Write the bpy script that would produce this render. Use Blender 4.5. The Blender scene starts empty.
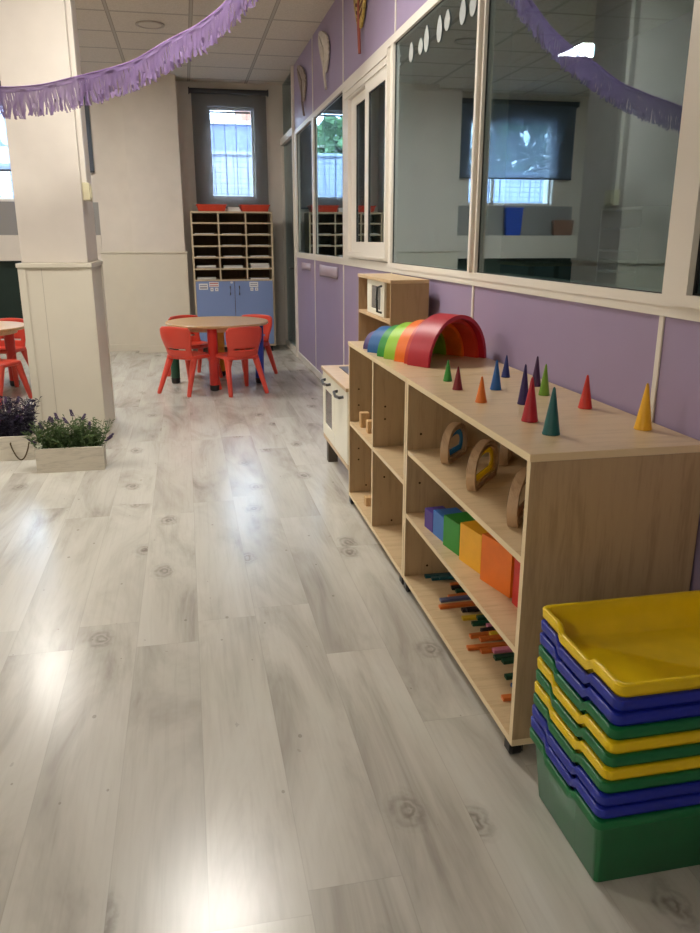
import bpy, bmesh, math, random
from mathutils import Vector, Matrix
PI = math.pi
random.seed(7)
scene = bpy.context.scene
COL = scene.collection

# ------------------------------------------------------------------ materials
class NT:
    """tiny helper round a node tree"""
    def __init__(s, mat):
        s.t = mat.node_tree; s.n = s.t.nodes; s.l = s.t.links
    def node(s, kind, **kw):
        nd = s.n.new(kind)
        for k, v in kw.items():
            if k.startswith('i_'):
                key = k[2:]
                key = int(key) if key.isdigit() else key
                s.set(nd.inputs[key], v)
            else:
                setattr(nd, k, v)
        return nd
    def set(s, sock, v):
        if isinstance(v, bpy.types.NodeSocket): s.l.new(v, sock)
        else: sock.default_value = v
    def math(s, op, a, b=0.0, c=0.0):
        nd = s.n.new('ShaderNodeMath'); nd.operation = op
        s.set(nd.inputs[0], a); s.set(nd.inputs[1], b); s.set(nd.inputs[2], c)
        return nd.outputs[0]
    def mix(s, f, a, b):
        nd = s.n.new('ShaderNodeMix'); nd.data_type = 'RGBA'
        s.set(nd.inputs[0], f); s.set(nd.inputs[6], a); s.set(nd.inputs[7], b)
        return nd.outputs[2]
    def ramp(s, f, stops):
        nd = s.n.new('ShaderNodeValToRGB'); cr = nd.color_ramp
        while len(cr.elements) < len(stops): cr.elements.new(0.5)
        for e, (p, c) in zip(cr.elements, stops):
            e.position = p; e.color = c if len(c) == 4 else (*c, 1)
        s.set(nd.inputs[0], f)
        return nd.outputs[0]

def srgb(r, g, b):
    f = lambda c: (c / 255 / 12.92) if c / 255 <= 0.04045 else ((c / 255 + 0.055) / 1.055) ** 2.4
    return (f(r), f(g), f(b), 1.0)

def new_mat(name):
    m = bpy.data.materials.new(name); m.use_nodes = True
    return m, NT(m), m.node_tree.nodes['Principled BSDF']

def plain(name, col, rough=0.5, spec=0.5, bump=0.0, bscale=200, var=0.0, metal=0.0, vscale=6.0):
    m, t, p = new_mat(name)
    p.inputs['Base Color'].default_value = col
    p.inputs['Roughness'].default_value = rough
    p.inputs['Specular IOR Level'].default_value = spec
    p.inputs['Metallic'].default_value = metal
    tc = t.node('ShaderNodeTexCoord')
    if var:
        n = t.node('ShaderNodeTexNoise', i_Vector=tc.outputs['Object'], i_Scale=vscale, i_Detail=4.0)
        f = t.ramp(n.outputs['Fac'], [(0.3, (1 - var,) * 3), (0.7, (1 + var,) * 3)])
        mx = t.node('ShaderNodeMix', data_type='RGBA', blend_type='MULTIPLY')
        mx.inputs[0].default_value = 1; mx.inputs[6].default_value = col; t.set(mx.inputs[7], f)
        t.set(p.inputs['Base Color'], mx.outputs[2])
    if bump:
        n = t.node('ShaderNodeTexNoise', i_Vector=tc.outputs['Object'], i_Scale=float(bscale), i_Detail=3.0)
        b = t.node('ShaderNodeBump', i_Strength=bump, i_Distance=0.002, i_Height=n.outputs['Fac'])
        t.set(p.inputs['Normal'], b.outputs[0])
    return m

def wood(name, base, dark, rough=0.4, stretch=(30, 1.5, 30), spec=0.4, streak=0.6):
    m, t, p = new_mat(name)
    tc = t.node('ShaderNodeTexCoord')
    mp = t.node('ShaderNodeMapping', i_Vector=tc.outputs['Object'], i_Scale=stretch)
    n = t.node('ShaderNodeTexNoise', i_Vector=mp.outputs[0], i_Scale=1.6, i_Detail=6.0, i_Roughness=0.6, i_Distortion=0.4)
    n2 = t.node('ShaderNodeTexNoise', i_Vector=mp.outputs[0], i_Scale=7.0, i_Detail=3.0)
    f = t.math('ADD', t.math('MULTIPLY', n.outputs['Fac'], 0.7), t.math('MULTIPLY', n2.outputs['Fac'], 0.3))
    c = t.ramp(f, [(0.36, dark), (0.50, base), (0.66, tuple(min(1, x * 1.08) for x in base[:3]))])
    t.set(p.inputs['Base Color'], t.mix(streak, base, c))
    p.inputs['Roughness'].default_value = rough
    p.inputs['Specular IOR Level'].default_value = spec
    b = t.node('ShaderNodeBump', i_Strength=0.06, i_Distance=0.001, i_Height=f)
    t.set(p.inputs['Normal'], b.outputs[0])
    return m

def floor_material():
    m, t, p = new_mat('whitewashed laminate')
    tc = t.node('ShaderNodeTexCoord')
    sp = t.node('ShaderNodeSeparateXYZ', i_Vector=tc.outputs['Object'])
    x, y = sp.outputs[0], sp.outputs[1]
    W, L = 0.2107, 1.36
    u = t.math('DIVIDE', t.math('SUBTRACT', x, 0.183 - 20 * W), W)
    ix = t.math('FLOOR', u); fx = t.math('FRACT', u)
    r1 = t.node('ShaderNodeTexWhiteNoise', noise_dimensions='1D', i_W=ix).outputs['Value']
    v = t.math('ADD', t.math('DIVIDE', y, L), t.math('MULTIPLY', r1, 7.31))
    iy = t.math('FLOOR', v); fy = t.math('FRACT', v)
    idc = t.node('ShaderNodeCombineXYZ', i_X=ix, i_Y=iy, i_Z=0.0)
    wn = t.node('ShaderNodeTexWhiteNoise', noise_dimensions='3D', i_Vector=idc.outputs[0])
    rb = wn.outputs['Value']
    # grain coordinate, shifted per board
    gx = t.math('ADD', x, t.math('MULTIPLY', rb, 9.0)); gy = t.math('ADD', y, t.math('MULTIPLY', rb, 23.0))
    gv = t.node('ShaderNodeCombineXYZ', i_X=gx, i_Y=gy, i_Z=0.0)
    m1 = t.node('ShaderNodeMapping', i_Vector=gv.outputs[0], i_Scale=(4.5, 1.0, 1))
    cloud = t.node('ShaderNodeTexNoise', i_Vector=m1.outputs[0], i_Scale=1.0, i_Detail=5.0, i_Roughness=0.62, i_Distortion=0.7)
    m2 = t.node('ShaderNodeMapping', i_Vector=gv.outputs[0], i_Scale=(70.0, 2.5, 1))
    fine = t.node('ShaderNodeTexNoise', i_Vector=m2.outputs[0], i_Scale=1.0, i_Detail=4.0, i_Roughness=0.6)
    base = t.ramp(cloud.outputs['Fac'], [(0.28, srgb(152, 146, 137)), (0.41, srgb(182, 178, 168)), (0.53, srgb(197, 194, 184)), (0.72, srgb(207, 205, 196))])
    tint = t.ramp(rb, [(0.0, (0.93, 0.925, 0.92)), (0.5, (0.98, 0.98, 0.975)), (1.0, (1.03, 1.03, 1.02))])
    c = t.node('ShaderNodeMix', data_type='RGBA', blend_type='MULTIPLY'); c.inputs[0].default_value = 1
    t.set(c.inputs[6], base); t.set(c.inputs[7], tint)
    g = t.node('ShaderNodeMix', data_type='RGBA', blend_type='MULTIPLY'); g.inputs[0].default_value = 0.45
    t.set(g.inputs[6], c.outputs[2]); t.set(g.inputs[7], t.ramp(fine.outputs['Fac'], [(0.32, (0.86, 0.85, 0.84)), (0.5, (1, 1, 1))]))
    # knots: sparse voronoi cells, with rings
    m3 = t.node('ShaderNodeMapping', i_Vector=gv.outputs[0], i_Scale=(2.9, 1.9, 1))
    wob = t.node('ShaderNodeTexNoise', i_Vector=gv.outputs[0], i_Scale=22.0, i_Detail=3.0)
    wv = t.node('ShaderNodeVectorMath', operation='MULTIPLY_ADD')
    t.set(wv.inputs[0], wob.outputs['Color']); wv.inputs[1].default_value = (0.12, 0.12, 0); t.set(wv.inputs[2], m3.outputs[0])
    vo = t.node('ShaderNodeTexVoronoi', voronoi_dimensions='2D', i_Vector=wv.outputs[0], i_Scale=1.0)
    d = vo.outputs['Distance']
    sel = t.math('GREATER_THAN', t.node('ShaderNodeSeparateColor', i_Color=vo.outputs['Color']).outputs[0], 0.5)
    ring = t.math('MULTIPLY', t.math('ADD', t.math('SINE', t.math('ADD', t.math('MULTIPLY', d, 95.0), t.math('MULTIPLY', wob.outputs['Fac'], 9.0))), 1.0), 0.5)
    fall = t.math('SUBTRACT', 1.0, t.math('DIVIDE', d, 0.17)); fall = t.math('MAXIMUM', fall, 0.0)
    k = t.math('MULTIPLY', t.math('MULTIPLY', fall, t.math('ADD', t.math('MULTIPLY', ring, 0.6), 0.35)), sel)
    k = t.math('MULTIPLY', k, t.math('ADD', wob.outputs['Fac'], 0.15))
    core = t.math('LESS_THAN', d, 0.012)
    kk = t.math('MINIMUM', t.math('MAXIMUM', t.math('MULTIPLY', k, 1.35), t.math('MULTIPLY', core, 0.25)), 1.0)
    kc = t.mix(kk, g.outputs[2], srgb(112, 104, 94))
    # small specks
    vs = t.node('ShaderNodeTexVoronoi', voronoi_dimensions='2D', i_Vector=t.node('ShaderNodeMapping', i_Vector=gv.outputs[0], i_Scale=(9, 6, 1)).outputs[0], i_Scale=1.0)
    spk = t.math('MULTIPLY', t.math('LESS_THAN', vs.outputs['Distance'], t.math('MULTIPLY', t.node('ShaderNodeSeparateColor', i_Color=vs.outputs['Color']).outputs[0], 0.06)),
                 t.math('GREATER_THAN', t.node('ShaderNodeSeparateColor', i_Color=vs.outputs['Color']).outputs[1], 0.8))
    kc = t.mix(t.math('MULTIPLY', spk, 0.4), kc, srgb(100, 92, 82))
    # joints
    ex = t.math('LESS_THAN', t.math('MULTIPLY', t.math('MINIMUM', fx, t.math('SUBTRACT', 1.0, fx)), W), 0.0013)
    ey = t.math('LESS_THAN', t.math('MULTIPLY', t.math('MINIMUM', fy, t.math('SUBTRACT', 1.0, fy)), L), 0.0013)
    e = t.math('MAXIMUM', ex, ey)
    t.set(p.inputs['Base Color'], t.mix(t.math('MULTIPLY', e, 0.16), kc, srgb(120, 112, 100)))
    t.set(p.inputs['Roughness'], t.math('ADD', 0.205, t.math('MULTIPLY', fine.outputs['Fac'], 0.08)))
    p.inputs['Specular IOR Level'].default_value = 0.5
    hgt = t.math('SUBTRACT', t.math('MULTIPLY', fine.outputs['Fac'], 0.3), e)
    b = t.node('ShaderNodeBump', i_Strength=0.04, i_Distance=0.001, i_Height=hgt)
    t.set(p.inputs['Normal'], b.outputs[0])
    return m

def ceiling_material():
    m, t, p = new_mat('mineral fibre ceiling tiles')
    tc = t.node('ShaderNodeTexCoord')
    sp = t.node('ShaderNodeSeparateXYZ', i_Vector=tc.outputs['Object'])
    G = 0.675
    fx = t.math('FRACT', t.math('DIVIDE', t.math('ADD', sp.outputs[0], 20 * G - 0.165), G))
    fy = t.math('FRACT', t.math('DIVIDE', t.math('ADD', sp.outputs[1], 20 * G - 7.41), G))
    dx = t.math('MULTIPLY', t.math('MINIMUM', fx, t.math('SUBTRACT', 1.0, fx)), G)
    dy = t.math('MULTIPLY', t.math('MINIMUM', fy, t.math('SUBTRACT', 1.0, fy)), G)
    d = t.math('MINIMUM', dx, dy)
    n = t.node('ShaderNodeTexNoise', i_Vector=tc.outputs['Object'], i_Scale=90.0, i_Detail=4.0)
    tile = t.ramp(n.outputs['Fac'], [(0.3, srgb(196, 186, 170)), (0.7, srgb(214, 205, 190))])
    c1 = t.mix(t.math('LESS_THAN', d, 0.017), tile, srgb(150, 141, 128))
    c2 = t.mix(t.math('LESS_THAN', d, 0.010), c1, srgb(176, 168, 154))
    t.set(p.inputs['Base Color'], c2)
    p.inputs['Roughness'].default_value = 0.85
    hb = t.math('SUBTRACT', t.math('MULTIPLY', n.outputs['Fac'], 0.15), t.math('LESS_THAN', d, 0.017))
    b = t.node('ShaderNodeBump', i_Strength=0.5, i_Distance=0.004, i_Height=hb)
    t.set(p.inputs['Normal'], b.outputs[0])
    return m

def glass_material(name, tint, k=0.9, base=0.04, power=3.0, rough=0.0):
    m = bpy.data.materials.new(name); m.use_nodes = True
    t = NT(m); t.n.remove(t.n['Principled BSDF']); out = t.n['Material Output']
    lw = t.node('ShaderNodeLayerWeight', i_Blend=0.5)
    f = t.math('ADD', base, t.math('MULTIPLY', t.math('POWER', lw.outputs['Facing'], power), k))
    f = t.math('MINIMUM', f, 0.95)
    tr = t.node('ShaderNodeBsdfTransparent', i_Color=tint)
    gl = t.node('ShaderNodeBsdfGlossy', i_Color=(0.78, 0.92, 1.0, 1), i_Roughness=rough)
    mx = t.node('ShaderNodeMixShader', i_0=f, i_1=tr.outputs[0], i_2=gl.outputs[0])
    t.set(out.inputs[0], mx.outputs[0])
    return m

def sheer_material(name, col, through, trans_col=(1, 1, 1, 1), translucent=0.4):
    m = bpy.data.materials.new(name); m.use_nodes = True
    t = NT(m); t.n.remove(t.n['Principled BSDF']); out = t.n['Material Output']
    df = t.node('ShaderNodeBsdfDiffuse', i_Color=col)
    tl = t.node('ShaderNodeBsdfTranslucent', i_Color=col)
    tr = t.node('ShaderNodeBsdfTransparent', i_Color=trans_col)
    a = t.node('ShaderNodeMixShader', i_0=translucent, i_1=df.outputs[0], i_2=tl.outputs[0])
    b = t.node('ShaderNodeMixShader', i_0=through, i_1=a.outputs[0], i_2=tr.outputs[0])
    t.set(out.inputs[0], b.outputs[0])
    return m

def emit_material(name, col, strength):
    m = bpy.data.materials.new(name); m.use_nodes = True
    t = NT(m); t.n.remove(t.n['Principled BSDF'])
    e = t.node('ShaderNodeEmission', i_Color=col, i_Strength=strength)
    t.set(t.n['Material Output'].inputs[0], e.outputs[0])
    return m

M = {}
M['floor'] = floor_material()
M['ceiling'] = ceiling_material()
M['white_wall'] = plain('white painted wall', srgb(214, 206, 195), 0.6, 0.3, 0.15, 60, 0.03)
M['white_panel'] = plain('white wainscot board', srgb(208, 201, 184), 0.42, 0.4, 0, 0, 0.02)
M['cream_trim'] = plain('cream aluminium', srgb(222, 215, 203), 0.35, 0.5)
M['purple'] = plain('lilac laminate panel', srgb(153, 137, 166), 0.38, 0.45, 0.03, 40, 0.02)
M['joint'] = plain('cladding joint', srgb(172, 164, 148), 0.6)
M['grey_wall'] = plain('grey painted wall', srgb(150, 148, 145), 0.7, 0.2, 0.1, 60)
M['far_room'] = plain('far room wall', srgb(140, 152, 164), 0.8, 0.1)
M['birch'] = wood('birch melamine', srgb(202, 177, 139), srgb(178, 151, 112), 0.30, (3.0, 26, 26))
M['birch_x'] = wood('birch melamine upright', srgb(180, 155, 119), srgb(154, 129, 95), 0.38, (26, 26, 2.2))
M['edge'] = plain('cream edge banding', srgb(226, 205, 165), 0.45, 0.4)
M['hole'] = plain('dark peg hole', srgb(70, 50, 32), 0.8, 0.1)
M['black_rubber'] = plain('black rubber', srgb(28, 27, 27), 0.5, 0.4)
M['metal'] = plain('zinc metal', srgb(150, 150, 150), 0.35, 0.5, metal=0.8)
M['natural_wood'] = wood('natural wood block', srgb(206, 170, 122), srgb(170, 130, 84), 0.5, (40, 6, 6))
M['hard_wood'] = wood('rubberwood', srgb(192, 162, 128), srgb(150, 120, 88), 0.5, (40, 8, 8))
M['table_top'] = wood('beech table top', srgb(196, 158, 112), srgb(170, 132, 88), 0.3, (2, 24, 24))
M['red_plastic'] = plain('red orange plastic', srgb(214, 72, 54), 0.35, 0.5)
M['red_leg'] = plain('red painted leg', srgb(196, 48, 38), 0.35, 0.5)
M['blue_leg'] = plain('blue painted leg', srgb(32, 58, 150), 0.35, 0.5)
M['green_leg'] = plain('dark green painted leg', srgb(24, 70, 48), 0.35, 0.5)
M['yellow_leg'] = plain('yellow painted leg', srgb(212, 160, 40), 0.35, 0.5)
M['blue_door'] = plain('powder blue laminate', srgb(122, 142, 186), 0.45, 0.4)
M['cab_frame'] = wood('pale cabinet wood', srgb(196, 178, 148), srgb(176, 156, 124), 0.45, (20, 20, 2))
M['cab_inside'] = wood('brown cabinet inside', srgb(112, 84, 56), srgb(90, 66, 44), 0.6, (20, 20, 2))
M['paper'] = plain('white paper', srgb(226, 224, 220), 0.8, 0.2)
M['paper2'] = plain('lilac grey paper', srgb(172, 156, 168), 0.5, 0.3)
M['grey_metal'] = plain('dark grey handle', srgb(96, 96, 98), 0.4, 0.5)
M['board'] = plain('dark green board', srgb(30, 46, 40), 0.55, 0.3, 0, 0, 0.1)
M['kitchen_wood'] = wood('toy kitchen birch', srgb(198, 170, 132), srgb(176, 146, 106), 0.4, (3, 24, 24))
M['kitchen_brown'] = wood('toy kitchen side', srgb(160, 132, 98), srgb(142, 114, 82), 0.5, (24, 24, 2))
M['kitchen_white'] = plain('toy kitchen white', srgb(226, 222, 204), 0.4, 0.4)
M['kitchen_grey'] = plain('toy kitchen grey leg', srgb(92, 84, 76), 0.5, 0.3)
M['dark_glass'] = plain('smoked plastic window', srgb(92, 90, 92), 0.15, 0.6)
M['hob'] = plain('dark hob plate', srgb(62, 52, 62), 0.3, 0.5)
M['black_metal'] = plain('black metal handle', srgb(40, 42, 42), 0.35, 0.5)
M['switch'] = plain('cream plastic switch', srgb(222, 214, 178), 0.4, 0.5)
M['glass'] = glass_material('partition glass', (0.56, 0.66, 0.66, 1), 1.25)
M['glass_clear'] = glass_material('window glass', (0.96, 0.98, 0.98, 1), 0.6)
M['door_glass'] = glass_material('door glass', (0.40, 0.46, 0.43, 1), 0.7)
M['blind'] = sheer_material('grey sheer blind', srgb(98, 98, 101), 0.42, (0.94, 0.97, 1, 1), 0.2)
M['blind_dense'] = sheer_material('dense grey blue blind', srgb(120, 128, 142), 0.16, (0.8, 0.92, 1, 1), 0.5)
M['blind_tube'] = plain('grey roller tube', srgb(70, 70, 74), 0.5, 0.3)
M['grille'] = plain('dark iron bar', srgb(60, 66, 76), 0.5, 0.4)
M['garland'] = sheer_material('lilac tissue fringe', srgb(134, 113, 150), 0.36, (0.90, 0.86, 0.95, 1), 0.45)
M['garland_string'] = plain('lilac paper band', srgb(150, 120, 168), 0.7, 0.2)
M['planter'] = wood('whitewashed planter wood', srgb(206, 198, 182), srgb(168, 160, 146), 0.7, (4, 30, 30))
M['soil'] = plain('dark soil', srgb(44, 38, 32), 0.9, 0.1, 0.5, 90)
M['leaf'] = plain('lavender leaf green', srgb(84, 104, 66), 0.6, 0.2, 0, 0, 0.35, 0, 14)
M['leaf_dark'] = plain('dark violet foliage', srgb(54, 50, 66), 0.6, 0.2, 0, 0, 0.4, 0, 14)
M['lavender'] = plain('lavender flower', srgb(84, 70, 100), 0.7, 0.2, 0, 0, 0.3, 0, 30)
M['white_petal'] = plain('white petal', srgb(216, 222, 206), 0.6, 0.2)
M['rope'] = plain('brown rope', srgb(92, 78, 56), 0.8, 0.1, 0.4, 300)
M['facade_brown'] = plain('brown render', srgb(150, 112, 94), 0.8, 0.1)
M['tile_out'] = None
def coloured(name, r, g, b, rough=0.42):
    if name not in M: M[name] = plain(name, srgb(r, g, b), rough, 0.4, 0, 0, 0.05, 0, 20)
    return M[name]
for nm, c in dict(c_green=(52, 140, 50), c_darkred=(132, 34, 38), c_orange=(226, 120, 40), c_blue=(34, 92, 160), c_navy=(30, 44, 112), c_purple=(52, 32, 92),
                  c_plum=(66, 34, 72), c_lime=(116, 160, 44), c_crimson=(178, 34, 48), c_teal=(26, 92, 92), c_red=(206, 52, 36), c_yellow=(238, 180, 36),
                  r_crimson=(178, 30, 46), r_rust=(198, 58, 34), r_orange=(240, 118, 28), r_lime=(150, 200, 50), r_green=(44, 142, 50), r_blue=(32, 92, 150), r_purple=(76, 58, 108),
                  b_purple=(76, 52, 138), b_blue=(56, 112, 184), b_green=(48, 142, 52), b_yellow=(240, 178, 40), b_orange=(232, 118, 30), b_red=(196, 42, 36),
                  t_yellow=(222, 190, 14), t_blue=(30, 44, 150), t_green=(20, 104, 58),
                  s_teal=(22, 82, 92), s_orange=(196, 104, 44), s_black=(38, 34, 38), s_slate=(88, 96, 128), s_yellow=(202, 172, 42), s_pink=(206, 124, 150), s_green=(20, 70, 50), s_blue=(40, 84, 140),
                  bin_red=(206, 66, 40), bin_blue=(40, 80, 190)).items():
    coloured(nm, *c, rough=0.32 if nm[:2] in ('t_', 's_') else 0.42)

# ------------------------------------------------------------------ mesh building
class MB:
    def __init__(s): s.v = []; s.f = []; s.mi = []; s.sm = []
    def add(s, vs, fs, mi=0, smooth=False):
        o = len(s.v); s.v += [tuple(v) for v in vs]
        for f in fs:
            s.f.append([i + o for i in f]); s.mi.append(mi); s.sm.append(smooth)
        return s
    def box(s, x0, x1, y0, y1, z0, z1, mi=0, faces=None):
        """faces: optional dict like {'-x':1} naming another material slot for one side"""
        vs = [(x0,y0,z0),(x1,y0,z0),(x1,y1,z0),(x0,y1,z0),(x0,y0,z1),(x1,y0,z1),(x1,y1,z1),(x0,y1,z1)]
        fl = {'-z':[0,3,2,1],'+z':[4,5,6,7],'-y':[0,1,5,4],'+x':[1,2,6,5],'+y':[2,3,7,6],'-x':[3,0,4,7]}
        o = len(s.v); s.v += vs
        for k, f in fl.items():
            s.f.append([i + o for i in f]); s.mi.append((faces or {}).get(k, mi)); s.sm.append(False)
        return s
    def obox(s, c, u, hw, hd, z0, z1, mi=0):
        """box turned about z: u unit direction of its width"""
        ux, uy = u; px, py = -uy, ux
        pts = [(c[0]+a*hw*ux+b*hd*px, c[1]+a*hw*uy+b*hd*py) for a, b in ((-1,-1),(1,-1),(1,1),(-1,1))]
        vs = [(x, y, z0) for x, y in pts] + [(x, y, z1) for x, y in pts]
        return s.add(vs, [[0,3,2,1],[4,5,6,7],[0,1,5,4],[1,2,6,5],[2,3,7,6],[3,0,4,7]], mi)
    def lathe(s, prof, n=24, c=(0,0,0), mi=0, axis='z', smooth=True):
        vs = []; fs = []
        for r, h in prof:
            for i in range(n):
                a = 2*PI*i/n
                if axis == 'z': vs.append((c[0]+r*math.cos(a), c[1]+r*math.sin(a), c[2]+h))
                elif axis == 'x': vs.append((c[0]+h, c[1]+r*math.cos(a), c[2]+r*math.sin(a)))
                else: vs.append((c[0]+r*math.sin(a), c[1]+h, c[2]+r*math.cos(a)))
        for k in range(len(prof)-1):
            for i in range(n):
                j = (i+1) % n
                fs.append([k*n+i, k*n+j, (k+1)*n+j, (k+1)*n+i])
        fs.append(list(range(n))[::-1]); fs.append([(len(prof)-1)*n+i for i in range(n)])
        return s.add(vs, fs, mi, smooth)
    def tube(s, pts, r, n=10, mi=0, smooth=True, flat=1.0):
        pts = [Vector(p) for p in pts]; vs = []; fs = []
        rr = r if isinstance(r, (list, tuple)) else [r]*len(pts)
        ref = Vector((0, 0, 1))
        for k, p in enumerate(pts):
            d = (pts[min(k+1, len(pts)-1)] - pts[max(k-1, 0)]).normalized()
            a = d.cross(ref)
            if a.length < 1e-3: a = d.cross(Vector((0, 1, 0)))
            a.normalize(); b = d.cross(a).normalized()
            for i in range(n):
                t = 2*PI*i/n
                vs.append(p + a*math.cos(t)*rr[k] + b*math.sin(t)*rr[k]*flat)
        for k in range(len(pts)-1):
            for i in range(n):
                j = (i+1) % n
                fs.append([k*n+i, k*n+j, (k+1)*n+j, (k+1)*n+i])
        fs.append(list(range(n))[::-1]); fs.append([(len(pts)-1)*n+i for i in range(n)])
        return s.add(vs, fs, mi, smooth)
    def loops(s, L, mi=0, close=True, cap0=True, cap1=True, smooth=True):
        n = len(L[0]); vs = [p for l in L for p in l]; fs = []
        for k in range(len(L)-1):
            for i in range(n if close else n-1):
                j = (i+1) % n
                fs.append([k*n+i, k*n+j, (k+1)*n+j, (k+1)*n+i])
        if cap0: fs.append(list(range(n))[::-1])
        if cap1: fs.append([(len(L)-1)*n+i for i in range(n)])
        return s.add(vs, fs, mi, smooth)
    def prism(s, outline, fn, t0, t1, mi=0, smooth=False):
        """outline of 2D points extruded between t0 and t1; fn(a, b, t) -> xyz"""
        return s.loops([[fn(a, b, t0) for a, b in outline], [fn(a, b, t1) for a, b in outline]], mi, smooth=smooth)
    def ring_prism(s, outer, inner, fn, t0, t1, mi=0, smooth=False):
        n = len(outer)
        vs = [fn(a, b, t0) for a, b in outer] + [fn(a, b, t0) for a, b in inner] + [fn(a, b, t1) for a, b in outer] + [fn(a, b, t1) for a, b in inner]
        fs = []
        for i in range(n):
            j = (i+1) % n
            fs += [[i, i+n, j+n, j], [2*n+i, 2*n+j, 3*n+j, 3*n+i], [i, j, 2*n+j, 2*n+i], [n+i, 3*n+i, 3*n+j, n+j]]
        return s.add(vs, fs, mi, smooth)

def root_loc(o):
    while o.parent: o = o.parent
    return o.location
def build(name, mb, mats, parent=None, world=True, bevel=0.0, loc=None, seg=2, subsurf=0, solid=0.0):
    """link the collected geometry as one mesh object"""
    off = Vector((0, 0, 0))
    if world and parent is not None: off = Vector(root_loc(parent))
    if loc is not None: off = Vector(loc)
    me = bpy.data.meshes.new(name)
    me.from_pydata([tuple(Vector(v) - off) for v in mb.v], [], mb.f)
    for m in (mats if isinstance(mats, (list, tuple)) else [mats]): me.materials.append(m if not isinstance(m, str) else M[m])
    me.polygons.foreach_set('material_index', mb.mi)
    me.polygons.foreach_set('use_smooth', mb.sm)
    me.update()
    bm = bmesh.new(); bm.from_mesh(me); bmesh.ops.recalc_face_normals(bm, faces=bm.faces); bm.to_mesh(me); bm.free()
    if any(mb.sm): me.set_sharp_from_angle(angle=math.radians(38))
    o = bpy.data.objects.new(name, me); COL.objects.link(o)
    if loc is not None: o.location = loc
    if parent is not None: o.parent = parent
    if solid:
        md = o.modifiers.new('thick', 'SOLIDIFY'); md.thickness = solid; md.offset = 0
    if bevel:
        md = o.modifiers.new('bevel', 'BEVEL'); md.width = bevel; md.segments = seg; md.limit_method = 'ANGLE'; md.angle_limit = math.radians(40)
        md.harden_normals = False
    if subsurf:
        md = o.modifiers.new('smooth', 'SUBSURF'); md.levels = subsurf; md.render_levels = subsurf
    return o
def tag(o, label, cat=None, group=None):
    o['label'] = label
    if cat: o['category'] = cat
    if group: o['group'] = group
    return o
def thing(name, loc, label, cat, group=None, rz=0.0):
    o = bpy.data.objects.new(name, None); COL.objects.link(o)
    o.empty_display_size = 0.05
    o.location = loc; o.rotation_euler = (0, 0, rz)
    return tag(o, label, cat, group)
def struct(name, mb, mats, parent=None, bevel=0.0):
    o = build(name, mb, mats, parent, bevel=bevel)
    if parent is None: o['kind'] = 'structure'
    return o
def sroot(name, loc):
    o = bpy.data.objects.new(name, None); COL.objects.link(o); o.location = loc; o['kind'] = 'structure'
    return o
def copy_tree(o, parent=None):
    c = o.copy(); COL.objects.link(c); c.parent = parent
    for ch in list(o.children): copy_tree(ch, c)
    return c

# ------------------------------------------------------------------ dimensions
W = 1.274          # face of the lilac wall
XL = -4.6          # left wall
YB = 10.31         # back wall
YF = -2.6          # wall behind the camera
ZC = 3.15

# ------------------------------------------------------------------ the room shell
struct('floor', MB().box(XL-.1, W+.12, YF-.1, YB+.02, -0.10, 0.0), 'floor')
struct('ceiling', MB().box(XL-.1, W+.12, YF-.1, YB+.02, ZC, ZC+0.1), 'ceiling')
struct('wall_left', MB().box(XL-.2, XL, YF, YB, 0, ZC), 'white_wall')
struct('wall_front', MB().box(XL-.2, W+.12, YF-.2, YF, 0, ZC), 'white_wall')
# back wall with two window openings
CW = (0.375, 0.925, 1.84, 2.885)     # centre opening x0,x1,z0,z1
LW = (-2.36, -1.17, 1.79, 2.86)      # left opening
b = MB(); y0, y1 = YB, YB+0.28
b.box(XL-.2, LW[0], y0, y1, 0, ZC); b.box(LW[1], CW[0], y0, y1, 0, ZC); b.box(CW[1], 4.2, y0, y1, 0, ZC)
for q in (CW, LW):
    b.box(q[0], q[1], y0, y1, 0, q[2]); b.box(q[0], q[1], y0, y1, q[3], ZC)
struct('wall_back', b, 'white_wall')
# pier in front of the back wall with wainscot
b = MB(); b.box(-0.97, -0.592, 10.13, YB, 0, ZC); b.box(-0.592, 0.012, 9.90, YB, 0, ZC)
struct('wall_pier', b, 'white_wall')
b = MB()
b.box(-0.985, -0.60, 10.112, 10.13, 0, 1.185); b.box(-0.60, 0.03, 9.882, 9.90, 0, 1.185); b.box(0.012, 0.03, 9.90, 10.29, 0, 1.185)
b.box(-0.60, -0.583, 9.90, 10.112, 0, 1.185)
struct('trim_1', b, ['white_panel', 'grey_wall'])
b = MB(); b.box(-0.995, -0.598, 10.10, 10.13, 1.185, 1.205); b.box(-0.612, 0.042, 9.868, 9.90, 1.185, 1.205)
struct('trim_2', b, 'white_panel', bevel=0.003)
b = MB(); b.box(-0.985, -0.60, 10.098, 10.112, 0, 0.085); b.box(-0.612, 0.038, 9.866, 9.882, 0, 0.085)
struct('baseboard_back', b, 'white_panel', bevel=0.003)
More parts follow.
